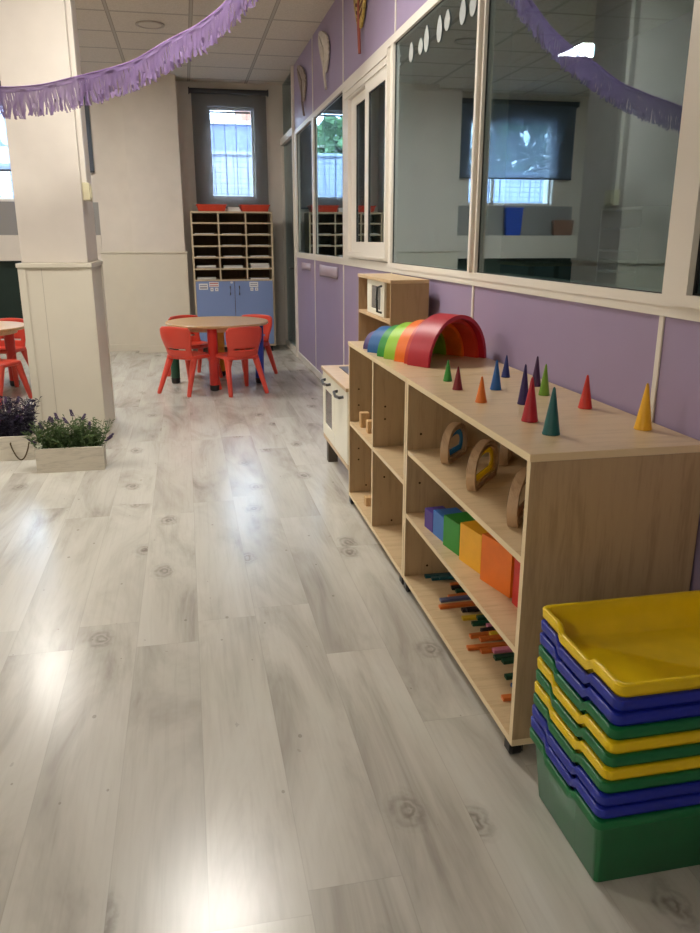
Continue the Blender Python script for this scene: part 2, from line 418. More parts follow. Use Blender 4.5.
# free-standing pillar: upper shaft, lower cladding, cap, trunking, switch
PX0, PX1, PY0, PY1 = -1.052, -0.605, 5.44, 6.16
b = MB(); b.box(PX0+.018, PX1-.018, PY0+.05, PY1-.02, 1.2, ZC)
struct('wall_pillar', b, 'white_wall', bevel=0.006)
b = MB(); b.box(PX0, PX1, PY0, PY1, 0, 1.175)
for x0, x1 in ((PX0, PX0+0.045), (PX1-0.045, PX1)): b.box(x0, x1, PY0-0.006, PY0, 0, 1.172)
b.box(PX0+0.142, PX0+0.145, PY0-0.0008, PY0+.001, 0, 1.17, 2)
b.box(PX1, PX1+0.006, PY0, PY0+0.05, 0, 1.172); b.box(PX1, PX1+0.006, PY1-.05, PY1, 0, 1.172)
struct('trim_3', b, ['white_panel', 'grey_wall', 'joint'])
struct('trim_4', MB().box(PX0-.008, PX1+.010, PY0-.014, PY1+.02, 1.172, 1.2), 'white_panel', bevel=0.004)
struct('trim_5', MB().box(PX1-.018, PX1+.012, 5.56, 5.62, 1.70, ZC), 'cream_trim', bevel=0.003)
sw = thing('wall_switch', (PX1, 5.62, 1.60), 'cream plastic switch box on the side of the white pillar', 'switch')
build('casing', MB().box(PX1-.018, PX1+.028, 5.54, 5.68, 1.59, 1.70), 'switch', sw, bevel=0.006)
build('rocker', MB().box(PX1+.028, PX1+.034, 5.575, 5.645, 1.61, 1.68), 'switch', sw, bevel=0.002)

# ------------------------------------------------------------------ lilac partition wall on the right
YE = 9.19       # far end of the lilac part
SEAM = [0.42, 1.93, 3.40, 4.86, 6.42, 7.90, YE]
b = MB(); b.box(W, W+.10, YF, YE, 0.0, 1.149); b.box(W, W+.10, YF, YE, 2.489, ZC)
struct('wall_right', b, 'purple')
b = MB()
for y in SEAM[:-1]:
    b.box(W-.006, W, y-.011, y+.011, 0.07, 1.149); b.box(W-.006, W, y-.011, y+.011, 2.489, ZC)
for z0, z1 in ((0.07, ZC),): b.box(W-.03, W+.10, YE, YE+.045, 0, ZC)
struct('trim_6', b, 'cream_trim', bevel=0.002)
struct('baseboard_right', MB().box(W-.014, W, YF, YE, 0, 0.066), 'cream_trim', bevel=0.003)
# rails and mullions of the partition
b = MB()
b.box(W-.010, W+.11, YF, YE, 1.149, 1.176); b.box(W-.014, W+.11, YF, YE, 1.176, 1.206)
b.box(W-.014, W+.11, YF, YE, 2.445, 2.489); b.box(W-.008, W, YF, YE, 2.489, 2.497)
for ya, yb in ((3.372, 3.427), (4.866, 4.93), (6.17, 6.40), (7.83, 7.945), (1.870, 1.931), (9.06, YE)):
    b.box(W-.012, W+.11, ya, yb, 1.206, 2.445)
b.box(W-.029, W-.012, 3.396, 3.420, 1.206, 2.445)
struct('trim_7', b, 'cream_trim')
def pane(n, y0, y1, z0=1.206, z1=2.445, x=W+.006, mat='glass'):
    r = sroot('window_%d' % n, (x, (y0+y1)/2, z0))
    build('pane', MB().box(x, x+.006, y0-.01, y1+.01, z0-.01, z1+.01), mat, r)
    g = MB()
    for a, c_, d, e in ((y0, y0+.004, z0, z1), (y1-.004, y1, z0, z1), (y0, y1, z0, z0+.003), (y0, y1, z1-.003, z1)):
        g.box(x-.004, x, a, c_, d, e)
    build('gasket', g, 'black_rubber', r)
    return r
pane(1, 3.427, 4.866); pane(2, 1.931, 3.372); pane(3, 7.945, 9.06); pane(4, 6.40, 7.83)
# opening casement at the right edge of the picture, set proud of the rail
r = sroot('window_5', (W-.024, 1.2, 1.18))
b = MB(); y0, y1 = 0.45, 1.866
b.box(W-.024, W+.03, y1-.060, y1, 1.182, 2.44); b.box(W-.024, W+.03, y0, y0+.042, 1.182, 2.44)
b.box(W-.024, W+.03, y0+.042, y1-.060, 1.182, 1.212); b.box(W-.024, W+.03, y0+.042, y1-.060, 2.40, 2.44)
build('window_frame', b, 'cream_trim', r)
build('pane', MB().box(W+.002, W+.008, y0+.03, y1-.05, 1.20, 2.41), 'glass', r)
g = MB(); g.box(W-.006, W+.002, y1-.068, y1-.058, 1.212, 2.40); g.box(W-.006, W+.002, y0+.042, y1-.06, 1.211, 1.217)
build('gasket', g, 'black_rubber', r)
# sliding window between the posts
r = sroot('window_6', (W-.03, 5.4, 1.20))
b = MB(); y0, y1 = 4.93, 6.17
b.box(W-.032, W+.05, y0, y0+.022, 1.212, 2.43); b.box(W-.032, W+.05, y1-.07, y1, 1.212, 2.43)
b.box(W-.032, W+.05, y0+.022, y1-.07, 1.212, 1.262); b.box(W-.032, W+.05, y0+.022, y1-.07, 2.335, 2.43)
b.box(W-.040, W-.032, y0, y1, 1.226, 1.236); b.box(W-.040, W-.032, y0, y1, 2.39, 2.40); b.box(W-.040, W-.032, y0, y1, 2.345, 2.355)
build('window_frame', b, 'cream_trim', r)
for (a, c_, x) in ((4.952, 5.53, W-.030), (5.44, 6.10, W-.004)):
    s_ = MB(); z0, z1 = 1.262, 2.335
    m0, m1 = (.022, .10) if x < W-.02 else (.06, .16)
    s_.box(x, x+.022, a, a+m0, z0, z1); s_.box(x, x+.022, c_-m1, c_, z0, z1); s_.box(x, x+.022, a+m0, c_-m1, z0, z0+.068); s_.box(x, x+.022, a+m0, c_-m1, z1-.062, z1)
    so = build('sash', s_, 'cream_trim', r)
    build('pane', MB().box(x+.010, x+.015, a+m0-.01, c_-m1+.01, z0+.06, z1-.05), 'glass', so)
    g = MB(); g.box(x+.004, x+.010, a+m0, a+m0+.006, z0+.068, z1-.062); g.box(x+.004, x+.010, c_-m1-.012, c_-m1, z0+.068, z1-.062); g.box(x+.004, x+.010, a+m0, c_-m1, z1-.068, z1-.062)
    build('gasket', g, 'black_rubber', so)
# far glazed door and the fanlight over it
r = sroot('door_1', (W, 9.7, 0))
b = MB(); y0, y1 = YE+.045, YB
b.box(W-.02, W+.06, y0, y1, 0, 0.07); b.box(W-.02, W+.06, y1-.03, y1, 0, 2.45)
b.box(W-.03, W+.06, y0, y1, 2.46, 2.54)
build('door_frame', b, 'cream_trim', r, bevel=0.003)
build('pane', MB().box(W+.01, W+.018, y0, y1-.03, 0.07, 2.46), 'door_glass', r)
build('fanlight', MB().box(W+.01, W+.018, y0, y1-.002, 2.54, ZC), 'door_glass', r)
build('door_handle', MB().tube([(W-.02, 9.34, 1.02), (W-.06, 9.34, 1.02), (W-.06, 9.45, 1.02)], 0.009), 'grey_metal', r)

# ------------------------------------------------------------------ the dim room beyond the glass
struct('wall_room_beyond_end', MB().box(4.2, 4.3, YF, YB, 0, ZC), 'far_room')
struct('wall_room_beyond_front', MB().box(W+.1, 4.3, YF-.1, YF, 0, ZC), 'far_room')
struct('floor_room_beyond', MB().box(W+.12, 4.3, YF-.1, YB+.02, -0.1, 0), 'floor')
struct('ceiling_room_beyond', MB().box(W+.12, 4.3, YF-.1, YB+.02, ZC, ZC+.1), 'ceiling')
struct('wall_partition_beyond', MB().box(W+.13, W+.19, YE-.5, YE-.44, 0, ZC), 'far_room')

# ------------------------------------------------------------------ windows on the back wall
def back_window(n, q, bars, mull):
    x0, x1, z0, z1 = q
    r = sroot('window_%d' % n, ((x0+x1)/2, YB+.1, z0))
    b = MB(); y = YB+.07
    t_ = 0.028
    b.box(x0, x0+t_, y, y+.05, z0, z1); b.box(x1-t_, x1, y, y+.05, z0, z1); b.box(x0, x1, y, y+.05, z0, z0+t_); b.box(x0, x1, y, y+.05, z1-t_, z1)
    for m_ in mull: b.box(m_-.02, m_+.02, y, y+.05, z0, z1)
    build('window_frame', b, 'cream_trim', r, bevel=0.003)
    build('pane', MB().box(x0+.01, x1-.01, y+.022, y+.027, z0+.01, z1-.01), 'glass_clear', r)
    g = MB()
    for k in range(bars):
        xx = x0 + (x1-x0)*(k+.5)/bars
        g.tube([(xx, YB+.22, z0), (xx, YB+.22, z1)], 0.0045, 8)
    for zz in (z0+.02, z1-.03): g.box(x0, x1, YB+.215, YB+.225, zz-.01, zz+.01)
    build('grille', g, 'grille', r)
    return r
back_window(7, CW, 4, [])
back_window(8, LW, 8, [-1.53])
def roller(x0, x1, z0, z1, label, drop_y=YB-.045, fabric='blind'):
    t = thing('roller_blind', ((x0+x1)/2, drop_y, z0), label, 'blind', 'grey roller blinds at the back windows')
    build('roller_tube', MB().lathe([(0.026, x0-.02-(x0+x1)/2), (0.030, x0-.018-(x0+x1)/2), (0.030, x1+.018-(x0+x1)/2), (0.026, x1+.02-(x0+x1)/2)], 16, ((x0+x1)/2, drop_y, z1), axis='x'), 'blind_tube', t)
    n = 24; rows = []
    fab = MB()
    for z in (z0, z1):
        rows.append([(x0+(x1-x0)*i/n, drop_y+0.0015*math.sin(i*1.7), z) for i in range(n+1)])
    fab.loops(rows, close=False, cap0=False, cap1=False)
    build('fabric', fab, fabric, t)
    build('bottom_bar', MB().box(x0, x1, drop_y-.008, drop_y+.008, z0-.02, z0), 'blind_tube', t, bevel=0.002)
    for xx in (x0-.03, x1+.018):
        build('bracket', MB().box(xx, xx+.012, drop_y-.03, YB-.001, z1-.035, z1+.035), 'blind_tube', t, bevel=0.002)
    return t
roller(0.185, 1.075, 1.735, 3.045, 'grey sheer roller blind over the window behind the tall cabinet')
roller(-2.60, -0.995, 2.13, 3.045, 'wide half lowered grey roller blind left of the white pier', fabric='blind_dense')
struct('trim_9', MB().box(-2.66, -0.975, YB-.02, YB, 1.395, 1.775), 'grey_wall')
# ledge and board under the left window
struct('trim_8', MB().box(-4.0, -0.975, 10.16, YB, 1.10, 1.395), 'white_wall', bevel=0.004)
cb = thing('chalkboard', (-2.2, 10.25, 0.3), 'dark green board low on the back wall behind the left red chairs', 'board')
build('surface', MB().box(-3.4, -0.99, 10.255, 10.29, 0.30, 1.09), 'board', cb)
fr = MB()
for a, c_, d, e in ((-3.42, -0.975, 0.28, 0.30), (-3.42, -0.975, 1.088, 1.10), (-3.42, -3.40, 0.28, 1.10), (-0.99, -0.975, 0.28, 1.10)): fr.box(a, c_, 10.245, YB-.002, d, e)
build('frame', fr, 'black_metal', cb)
bb = thing('storage_bin', (-1.78, 10.23, 1.396), 'blue plastic bin on the ledge under the left window, seen mirrored in the glass', 'bin')
s_ = MB(); L_ = []
for z, k in ((0, .85), (.35, 1), (.35, .94), (.01, .8)):
    L_.append([(-1.78+a*.12*k, 10.215+c_*.035*k, 1.396+z) for a, c_ in ((-1, -1), (1, -1), (1, 1), (-1, 1))])
s_.loops(L_, smooth=False)
build('body', s_, 'bin_blue', bb, bevel=0.004)
build('rim', MB().box(-1.905, -1.655, 10.174, 10.179, 1.73, 1.752), 'bin_blue', bb, bevel=0.001)

ob = thing('storage_basket', (-2.5, 10.23, 1.396), 'orange brown basket beside the blue bin on the ledge, seen mirrored', 'basket')
s_ = MB(); L_ = []
for z, k in ((0, .85), (.20, 1), (.20, .94), (.01, .8)):
    L_.append([(-2.5+a*.15*k, 10.215+c_*.035*k, 1.396+z) for a, c_ in ((-1, -1), (1, -1), (1, 1), (-1, 1))])
build('body', s_.loops(L_, smooth=False), 'facade_brown', ob)
# furniture of the room beyond the glass
t = thing('cubby_rack', (4.0, 6.55, 0), 'pale cubby rack in the room beyond, seen through the big pane', 'rack')
m = MB(); m.box(3.85, 4.19, 6.30, 6.32, 0, 1.62).box(3.85, 4.19, 6.98, 7.0, 0, 1.62).box(3.85, 4.19, 6.32, 6.98, 1.60, 1.62)
build('carcass', m, 'paper', t)
for k in range(8): build('shelf_board', MB().box(3.85, 4.17, 6.32, 6.98, .10+.19*k, .118+.19*k), 'paper', t)
build('divider', MB().box(3.86, 4.17, 6.64, 6.655, .12, 1.60), 'paper', t)
build('back_panel', MB().box(4.17, 4.19, 6.32, 6.98, 0, 1.60), 'cab_inside', t)
t = thing('side_table', (3.6, 7.4, 0), 'plain low table in the room beyond, left of the cubby rack', 'table')
build('tabletop', MB().box(3.2, 4.15, 7.1, 8.4, 1.10, 1.13), 'kitchen_wood', t)
for x in (3.23, 4.08):
    for y in (7.13, 8.33): build('leg', MB().box(x, x+.04, y, y+.04, 0, 1.10), 'grey_metal', t)
# ------------------------------------------------------------------ outdoors, seen through the windows
def tile_mat():
    m, t, p = new_mat('white glazed yard wall')
    tc = t.node('ShaderNodeTexCoord')
    mp = t.node('ShaderNodeMapping', i_Vector=tc.outputs['Object'], i_Rotation=(PI/2, 0, 0))
    br = t.node('ShaderNodeTexBrick', i_Vector=mp.outputs[0], offset=0.0)
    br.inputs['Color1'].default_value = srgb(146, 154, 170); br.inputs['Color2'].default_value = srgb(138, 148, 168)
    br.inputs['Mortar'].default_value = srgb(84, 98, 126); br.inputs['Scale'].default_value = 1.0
    br.inputs['Brick Width'].default_value = 0.10; br.inputs['Row Height'].default_value = 0.075; br.inputs['Mortar Size'].default_value = 0.006
    t.set(p.inputs['Base Color'], br.outputs[0]); p.inputs['Roughness'].default_value = 0.6
    return m
M['tile_out'] = tile_mat()
M['facade'] = plain('pale blue render', srgb(100, 112, 146), 0.8, 0.1, 0, 0, 0.05)
M['facade_brown_'] = plain('brown render', srgb(178, 140, 122), 0.8, 0.1)
M['tree'] = plain('tree leaves', srgb(74, 100, 64), 0.7, 0.1, 0, 0, 0.4, 0, 3)
M['bark'] = plain('bark', srgb(88, 74, 60), 0.9, 0.1)
M['asphalt'] = plain('yard paving', srgb(140, 140, 140), 0.9, 0.1)
struct('ground_outside', MB().box(-22, 14, YB+.3, 40, -0.2, -0.02), 'asphalt')
yw = MB(); yw.box(-0.6, 5, 12.5, 12.7, -0.02, 2.56); yw.box(-9, -0.6, 12.5, 12.7, -0.02, 2.34); yw.box(-9, -0.6, 12.46, 12.74, 2.34, 2.38, 0); yw.box(-.6, 5, 12.46, 12.74, 2.56, 2.60)
o = build('yard_wall', yw, 'tile_out', loc=(0, 12.6, -0.02)); tag(o, 'white tiled yard wall outside the back windows', 'wall')
t = thing('apartment_building', (1.5, 22.0, -0.02), 'pale blue house front beyond the yard, seen through the centre window', 'building')
build('wall', MB().box(-0.4, 8, 21, 26, -0.02, 4.08), 'facade', t)
build('cornice', MB().box(-0.45, 8.1, 20.9, 26.1, 4.08, 4.15), 'kitchen_white', t)
for x in (1.28, 3.2):
    wf = build('window', MB().box(x, x+.42, 20.97, 21.0, 2.85, 3.35), 'grille', t)
    build('pane', MB().box(x+.04, x+.38, 20.955, 20.97, 2.89, 3.31), 'facade', wf)
t = thing('brown_house', (4.2, 29, -0.02), 'brown rendered house corner at the upper right of the centre window', 'building')
build('wall', MB().box(2.10, 6.4, 28, 31, -0.02, 7.6), 'facade_brown', t)
build('roof', MB().box(2.0, 6.5, 27.9, 31.1, 7.6, 7.8), 'bark', t)
def tree(x, y, h, r, label):
    rnd = random.Random(int(x*31+y*7))
    t = thing('tree', (x, y, -0.02), label, 'tree', 'trees beyond the yard wall')
    build('trunk', MB().tube([(x, y, -0.02), (x+.05, y, h*.35), (x, y+.05, h*.7)], [.14, .11, .06], 8), 'bark', t)
    m = MB()
    for k in range(1500):
        a = rnd.uniform(0, 2*PI); ph = math.acos(rnd.uniform(-1, 1)); rr = r*rnd.uniform(.45, 1)**.5
        c_ = Vector((x+rr*math.sin(ph)*math.cos(a), y+rr*math.sin(ph)*math.sin(a), h*.68+rr*.85*math.cos(ph)))
        d = Vector((rnd.gauss(0, 1), rnd.gauss(0, 1), rnd.gauss(0, 1))).normalized(); e = d.orthogonal().normalized(); s2 = rnd.uniform(.09, .2)
        m.add([c_-d*s2, c_+e*s2*.5, c_+d*s2, c_-e*s2*.5], [[0, 1, 2, 3]])
    o = build('foliage', m, 'tree', t); return t
tree(-0.75, 17.2, 4.3, 1.0, 'green tree beyond the yard wall, mirrored in the far pane')
tree(-4.6, 15.5, 4.2, 1.5, 'tall green tree beyond the yard wall left of the pillar')
tree(-8.0, 16.5, 4.6, 1.7, 'leftmost green tree beyond the yard wall')

M['frosted_drop'] = plain('translucent white sticker', srgb(158, 162, 158), 0.6, 0.3)
M['speaker_cover'] = plain('ceiling speaker cover', srgb(196, 187, 172), 0.8)
M['speaker_rim'] = plain('greyish ceiling fitting', srgb(172, 163, 150), 0.7)
# ------------------------------------------------------------------ ceiling lamps and fittings
LAMP = emit_material('lamp diffuser', (1.0, 0.955, 0.885, 1), 36.0)
lamps = [(-1.53, 7.84, 'square ceiling lamp panel above the far side of the pillar'), (-0.03, 4.28, 'square ceiling lamp panel above the middle of the floor'),
         (-3.10, 4.25, 'square ceiling lamp panel towards the left wall'), (-2.9, -2.1, 'added lamp panel behind the camera, unseen, to brighten the near shelf end')]  # rear panel is an added fill, out of view, lifting the near shelf end
l0 = None
for x, y, lb in lamps:
    if l0 is None:
        l0 = thing('ceiling_lamp', (x, y, ZC), lb, 'lamp', 'ceiling lamp panels')
        f = MB()
        for a, c_, d, e in ((-.30, .30, -.30, -.27), (-.30, .30, .27, .30), (-.30, -.27, -.27, .27), (.27, .30, -.27, .27)): f.box(a, c_, d, e, -.016, 0)
        build('frame', f, 'cream_trim', l0, world=False, bevel=0.002)
        build('diffuser', MB().box(-.27, .27, -.27, .27, -.010, -0.001), LAMP, l0, world=False)
    else:
        c_ = copy_tree(l0); c_.location = (x, y, ZC); tag(c_, lb)
sp_ = thing('ceiling_speaker', (-0.18, 7.77, ZC), 'round white ceiling speaker between the tiles near the garland', 'speaker')
build('rim', MB().lathe([(.125, -.001), (.125, -.010), (.105, -.012), (.100, -.004)], 40, (-.18, 7.77, ZC)), 'speaker_rim', sp_)
build('mesh_cover', MB().lathe([(.099, -.001), (.099, -.007), (.05, -.010)], 40, (-.18, 7.77, ZC)), 'speaker_cover', sp_)

# ------------------------------------------------------------------ fringe garlands
def garland(y, pts, label, seed, h=0.165):
    rnd = random.Random(seed)
    xs = [p[0] for p in pts]
    def zz(x):   # Catmull-Rom through the points
        for i in range(len(pts)-1):
            if x <= pts[i+1][0] or i == len(pts)-2:
                p1, p2 = pts[i], pts[i+1]; p0 = pts[max(i-1, 0)]; p3 = pts[min(i+2, len(pts)-1)]
                t_ = (x-p1[0])/(p2[0]-p1[0])
                m1 = (p2[1]-p0[1])/(p2[0]-p0[0])*(p2[0]-p1[0]); m2 = (p3[1]-p1[1])/(p3[0]-p1[0])*(p2[0]-p1[0])
                return (2*t_**3-3*t_**2+1)*p1[1]+(t_**3-2*t_**2+t_)*m1+(-2*t_**3+3*t_**2)*p2[1]+(t_**3-t_**2)*m2
    t = thing('fringe_garland', ((xs[0]+xs[-1])/2, y, zz((xs[0]+xs[-1])/2)), label, 'garland', 'lilac fringe garlands')
    n = int((xs[-1]-xs[0])/.02)
    line = [(xs[0]+(xs[-1]-xs[0])*i/n, y+.004*math.sin(i*.5), zz(xs[0]+(xs[-1]-xs[0])*i/n)) for i in range(n+1)]
    build('band', MB().tube(line, 0.006, 6, flat=0.5), 'garland_string', t)
    m = MB()
    # solid heading of the tissue, then hanging strips in two layers
    for lay, dy in ((0, -.004), (1, .006)):
        i = 0; x = xs[0]
        hd = [[], [], []]
        for (px, py, pz) in line:
            w_ = .006*math.sin(px*40+lay*2)
            hd[0].append((px, py+dy*.3, pz)); hd[1].append((px, py+dy+w_, pz-.014)); hd[2].append((px, py+dy-w_, pz-.028))
        m.loops(hd, close=False, cap0=False, cap1=False)
        while x < xs[-1]-.02:
            w = rnd.uniform(.009, .015); z = zz(x+w/2); L = h*rnd.uniform(.88, 1.0); tw = rnd.uniform(-.35, .35); sw_ = rnd.uniform(-.010, .010)
            rows = []
            for k in range(5):
                s2 = k/4; off = sw_*s2*s2*2+.004*math.sin(s2*6+x*50); yy = y+dy+.018*s2*rnd.uniform(-1, 1)
                a = tw*s2
                rows.append([(x+off, yy-math.sin(a)*w/2, z-.024-(L-.024)*s2), (x+off+w*math.cos(a)*.92, yy+math.sin(a)*w/2, z-.024-(L-.024)*s2)])
            m.loops(rows, close=False, cap0=False, cap1=False)
            x += w*1.02
    o = build('fringe', m, 'garland', t); o['kind'] = 'stuff'
    return t
garland(4.97, [(-2.55, ZC-.005), (-2.1, 2.74), (-1.6, 2.36), (-1.25, 2.20), (-0.93, 2.155), (-.72, 2.175), (-.53, 2.222), (-.238, 2.308), (.007, 2.442), (.16, 2.52), (.324, 2.65), (.60, 2.93), (.78, ZC-.005)],
        'lilac paper fringe garland swagging in front of the white pillar', 3)
garland(3.1, [(-1.35, ZC-.005), (-.9, 2.93), (-.3, 2.66), (.2, 2.52), (.62, 2.46), (.95, 2.48), (1.22, 2.56)], 'lilac fringe garland near the ceiling, seen only mirrored in the big pane', 5, 0.19)

# ------------------------------------------------------------------ low shelf units along the lilac wall
SX0, SX1, SH, SB, TH = 0.785, 1.262, 0.856, 0.042, 0.020
def hole_marks(mb, zs, yface, side):
    for x, z in zs:
            mb.lathe([(.0048, 0), (.0048, .0010)], 8, (x, yface - (.0012 if side < 0 else 0), z), 2, 'y')
def shelf_unit(ya, yb, label, shelves, dividers, holes):
    t = thing('shelf_unit', ((SX0+SX1)/2, (ya+yb)/2, 0), label, 'shelf', 'low birch shelf units on castors')
    E_ = {'-x': 1}
    build('top_panel', MB().box(SX0-.003, SX1, ya, yb, SH-TH, SH, 0, {'-x': 1, '-y': 1, '+y': 1}), ['birch', 'edge'], t, bevel=0.0015)
    for y0, y1, inner, sd in ((ya, ya+TH, ya+TH, 1), (yb-TH, yb, yb-TH, -1)):
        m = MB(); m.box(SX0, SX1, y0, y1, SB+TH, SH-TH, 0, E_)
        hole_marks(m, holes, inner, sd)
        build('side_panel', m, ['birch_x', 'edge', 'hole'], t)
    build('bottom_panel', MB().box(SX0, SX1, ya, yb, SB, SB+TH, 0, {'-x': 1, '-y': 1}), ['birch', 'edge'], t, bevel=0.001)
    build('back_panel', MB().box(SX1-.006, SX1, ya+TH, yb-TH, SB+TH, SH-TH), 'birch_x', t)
    for z, y0, y1 in shelves:
        build('shelf_board', MB().box(SX0+.002, SX1-.006, y0, y1, z-.018, z, 0, E_), ['birch', 'edge'], t)
    for y in dividers:
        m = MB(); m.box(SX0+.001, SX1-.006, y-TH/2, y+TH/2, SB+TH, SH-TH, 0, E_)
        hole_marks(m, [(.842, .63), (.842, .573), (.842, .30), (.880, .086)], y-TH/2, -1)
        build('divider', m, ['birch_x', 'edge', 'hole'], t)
    for x in (SX0+.020, SX1-.05):
        for y in (ya+.030, yb-.032):
            c_ = build('castor', MB().lathe([(.017, -.016), (.0225, -.013), (.0225, .013), (.017, .016)], 20, (x, y, .0225), axis='x'), 'black_rubber', t)
            build('castor_fork', MB().box(x-.020, x-.0165, y-.016, y+.016, .012, .040).box(x+.0165, x+.020, y-.016, y+.016, .012, .040).box(x-.020, x+.022, y-.022, y+.022, .039, SB), 'black_metal', c_)
    return t
shelf_unit(1.658, 2.752, 'near birch shelf unit carrying the coloured cones', [(.582, 1.678, 2.732), (.327, 1.678, 2.732)], [], [(.838, .642), (.838, .448), (.878, .10)])
shelf_unit(2.757, 3.838, 'far birch shelf unit with a centre divider under the rainbow arches', [(.446, 2.777, 3.300), (.446, 3.320, 3.818)], [3.310], [(.834, .614), (.834, .531), (.834, .30), (.834, .24), (.875, .097)])

# ------------------------------------------------------------------ coloured cones on top
cone0 = None
for (nm, x, y, h, dia, lb) in [
    ('c_green', .909, 2.652, .078, .034, 'small green wooden cone closest to the rainbow arches'), ('c_darkred', .889, 2.487, .080, .036, 'small dark red wooden cone between the green and orange ones'),
    ('c_orange', .891, 2.27, .082, .038, 'small orange wooden cone near the front edge of the shelf top'), ('c_blue', 1.017, 2.461, .102, .040, 'bright blue wooden cone right of the dark red one'),
    ('c_navy', 1.148, 2.689, .082, .034, 'small navy wooden cone closest to the lilac wall behind the blue one'), ('c_purple', 1.009, 2.214, .125, .038, 'tall leaning-in-view deep purple cone just behind the crimson cone'),
    ('c_plum', 1.179, 2.494, .105, .037, 'dark plum wooden cone behind the lime green one'), ('c_lime', 1.136, 2.336, .103, .037, 'lime green wooden cone in front of the plum one'),
    ('c_crimson', .93, 1.991, .126, .048, 'tall crimson wooden cone beside the teal one'), ('c_teal', .921, 1.837, .126, .0475, 'tall teal wooden cone nearest the front corner of the shelf'),
    ('c_red', 1.169, 2.121, .102, .043, 'bright red-orange wooden cone alone between lime and yellow'), ('c_yellow', 1.19, 1.839, .126, .048, 'tall yellow wooden cone at the right end by the white strip')]:
    lb = lb.replace('leaning-in-view ', '')
    r = dia/2
    mb = MB().lathe([(r*.96, 0), (r, .002), (r*.93, h*.06), (r*.16, h*.96), (r*.10, h*.985), (r*.03, h)], 28, (x, y, SH))
    o = build('wooden_cone', mb, nm, loc=(x, y, SH)); tag(o, lb, 'cone', 'coloured cones on the shelf top')

# ------------------------------------------------------------------ rainbow arches
U = Vector((.84, .5426, 0)).normalized(); A = Vector((-U.y, U.x, 0)); C0 = Vector((1.09, 3.053, SH))
arch = [('r_crimson', .196, 0, .11, 0, 'largest crimson arch of the wooden rainbow, nearest the cones'), ('r_rust', .179, .030, .145, 0.002, 'rust red arch just inside the crimson one'),
        ('r_orange', .162, .100, .218, 0.004, 'orange arch in the middle of the wooden rainbow'), ('r_lime', .145, .190, .305, 0.012, 'lime green arch between the orange and green ones'),
        ('r_green', .128, .300, .380, 0.026, 'green arch between the lime and blue ones'), ('r_blue', .110, .375, .530, .080, 'blue arch second from the far end of the rainbow'), ('r_purple', .078, .528, .640, .118, 'smallest purple arch at the far end of the rainbow')]
for nm, R, s0, s1, dx, lb in arch:
    n = 32; th = .0155
    out = [(R*math.cos(PI*i/n), R*math.sin(PI*i/n)) for i in range(n+1)]
    inn = [((R-th)*math.cos(PI*i/n), (R-th)*math.sin(PI*i/n)) for i in range(n, -1, -1)]
    prof = out + inn
    fn = lambda a, b_, t_: tuple(C0 + U*a + Vector((0, 0, b_)) + A*t_ + Vector((dx, 0, 0)))
    mb = MB().loops([[fn(a, b_, s0) for a, b_ in prof], [fn(a, b_, s1) for a, b_ in prof]], cap0=False, cap1=False)
    N = len(prof); k = n+1
    vs = [fn(a, b_, s0) for a, b_ in prof] + [fn(a, b_, s1) for a, b_ in prof]
    fs = []
    for i in range(n):
        fs.append([i, i+1, N-2-i, N-1-i]); fs.append([N+i, N+N-1-i, N+N-2-i, N+i+1])
    mb.add(vs, fs)
    c_ = C0 + A*((s0+s1)/2) + Vector((dx, 0, 0))
    o = build('rainbow_arch', mb, nm, loc=tuple(c_), bevel=0.002); tag(o, lb, 'arch', 'wooden rainbow arches')

# ------------------------------------------------------------------ wooden window arches on the middle shelf
def acrylic(name, col):
    m = bpy.data.materials.new(name); m.use_nodes = True
    t = NT(m); t.n.remove(t.n['Principled BSDF'])
    tr = t.node('ShaderNodeBsdfTransparent', i_Color=col); gl = t.node('ShaderNodeBsdfGlossy', i_Roughness=0.05); df = t.node('ShaderNodeBsdfTranslucent', i_Color=col)
    d2 = t.node('ShaderNodeBsdfDiffuse', i_Color=col)
    a = t.node('ShaderNodeMixShader', i_0=0.5, i_1=df.outputs[0], i_2=d2.outputs[0])
    a2 = t.node('ShaderNodeMixShader', i_0=0.5, i_1=tr.outputs[0], i_2=a.outputs[0])
    b_ = t.node('ShaderNodeMixShader', i_0=0.06, i_1=a2.outputs[0], i_2=gl.outputs[0])
    t.set(t.n['Material Output'].inputs[0], b_.outputs[0]); return m
M['ac_blue'] = acrylic('blue acrylic', (0.16, 0.42, 0.62, 1)); M['ac_yellow'] = acrylic('yellow acrylic', (0.85, 0.68, 0.05, 1)); M['ac_red'] = acrylic('amber acrylic', (0.5, 0.34, 0.22, 1))
def dshape(R, H, inset=0.0, n=30):
    """tall round-shouldered arch outline with a flat foot"""
    pts = []; r = R-inset; b_ = inset
    for i in range(n+1):
        a = -.62 + (PI+1.24)*i/n
        c_, s_ = math.cos(a), math.sin(a)
        hz = (H-inset)
        z = b_ + (hz-b_)*(s_+.581)/1.581
        pts.append((r*math.copysign(abs(c_)**.9, c_), z))
    return pts
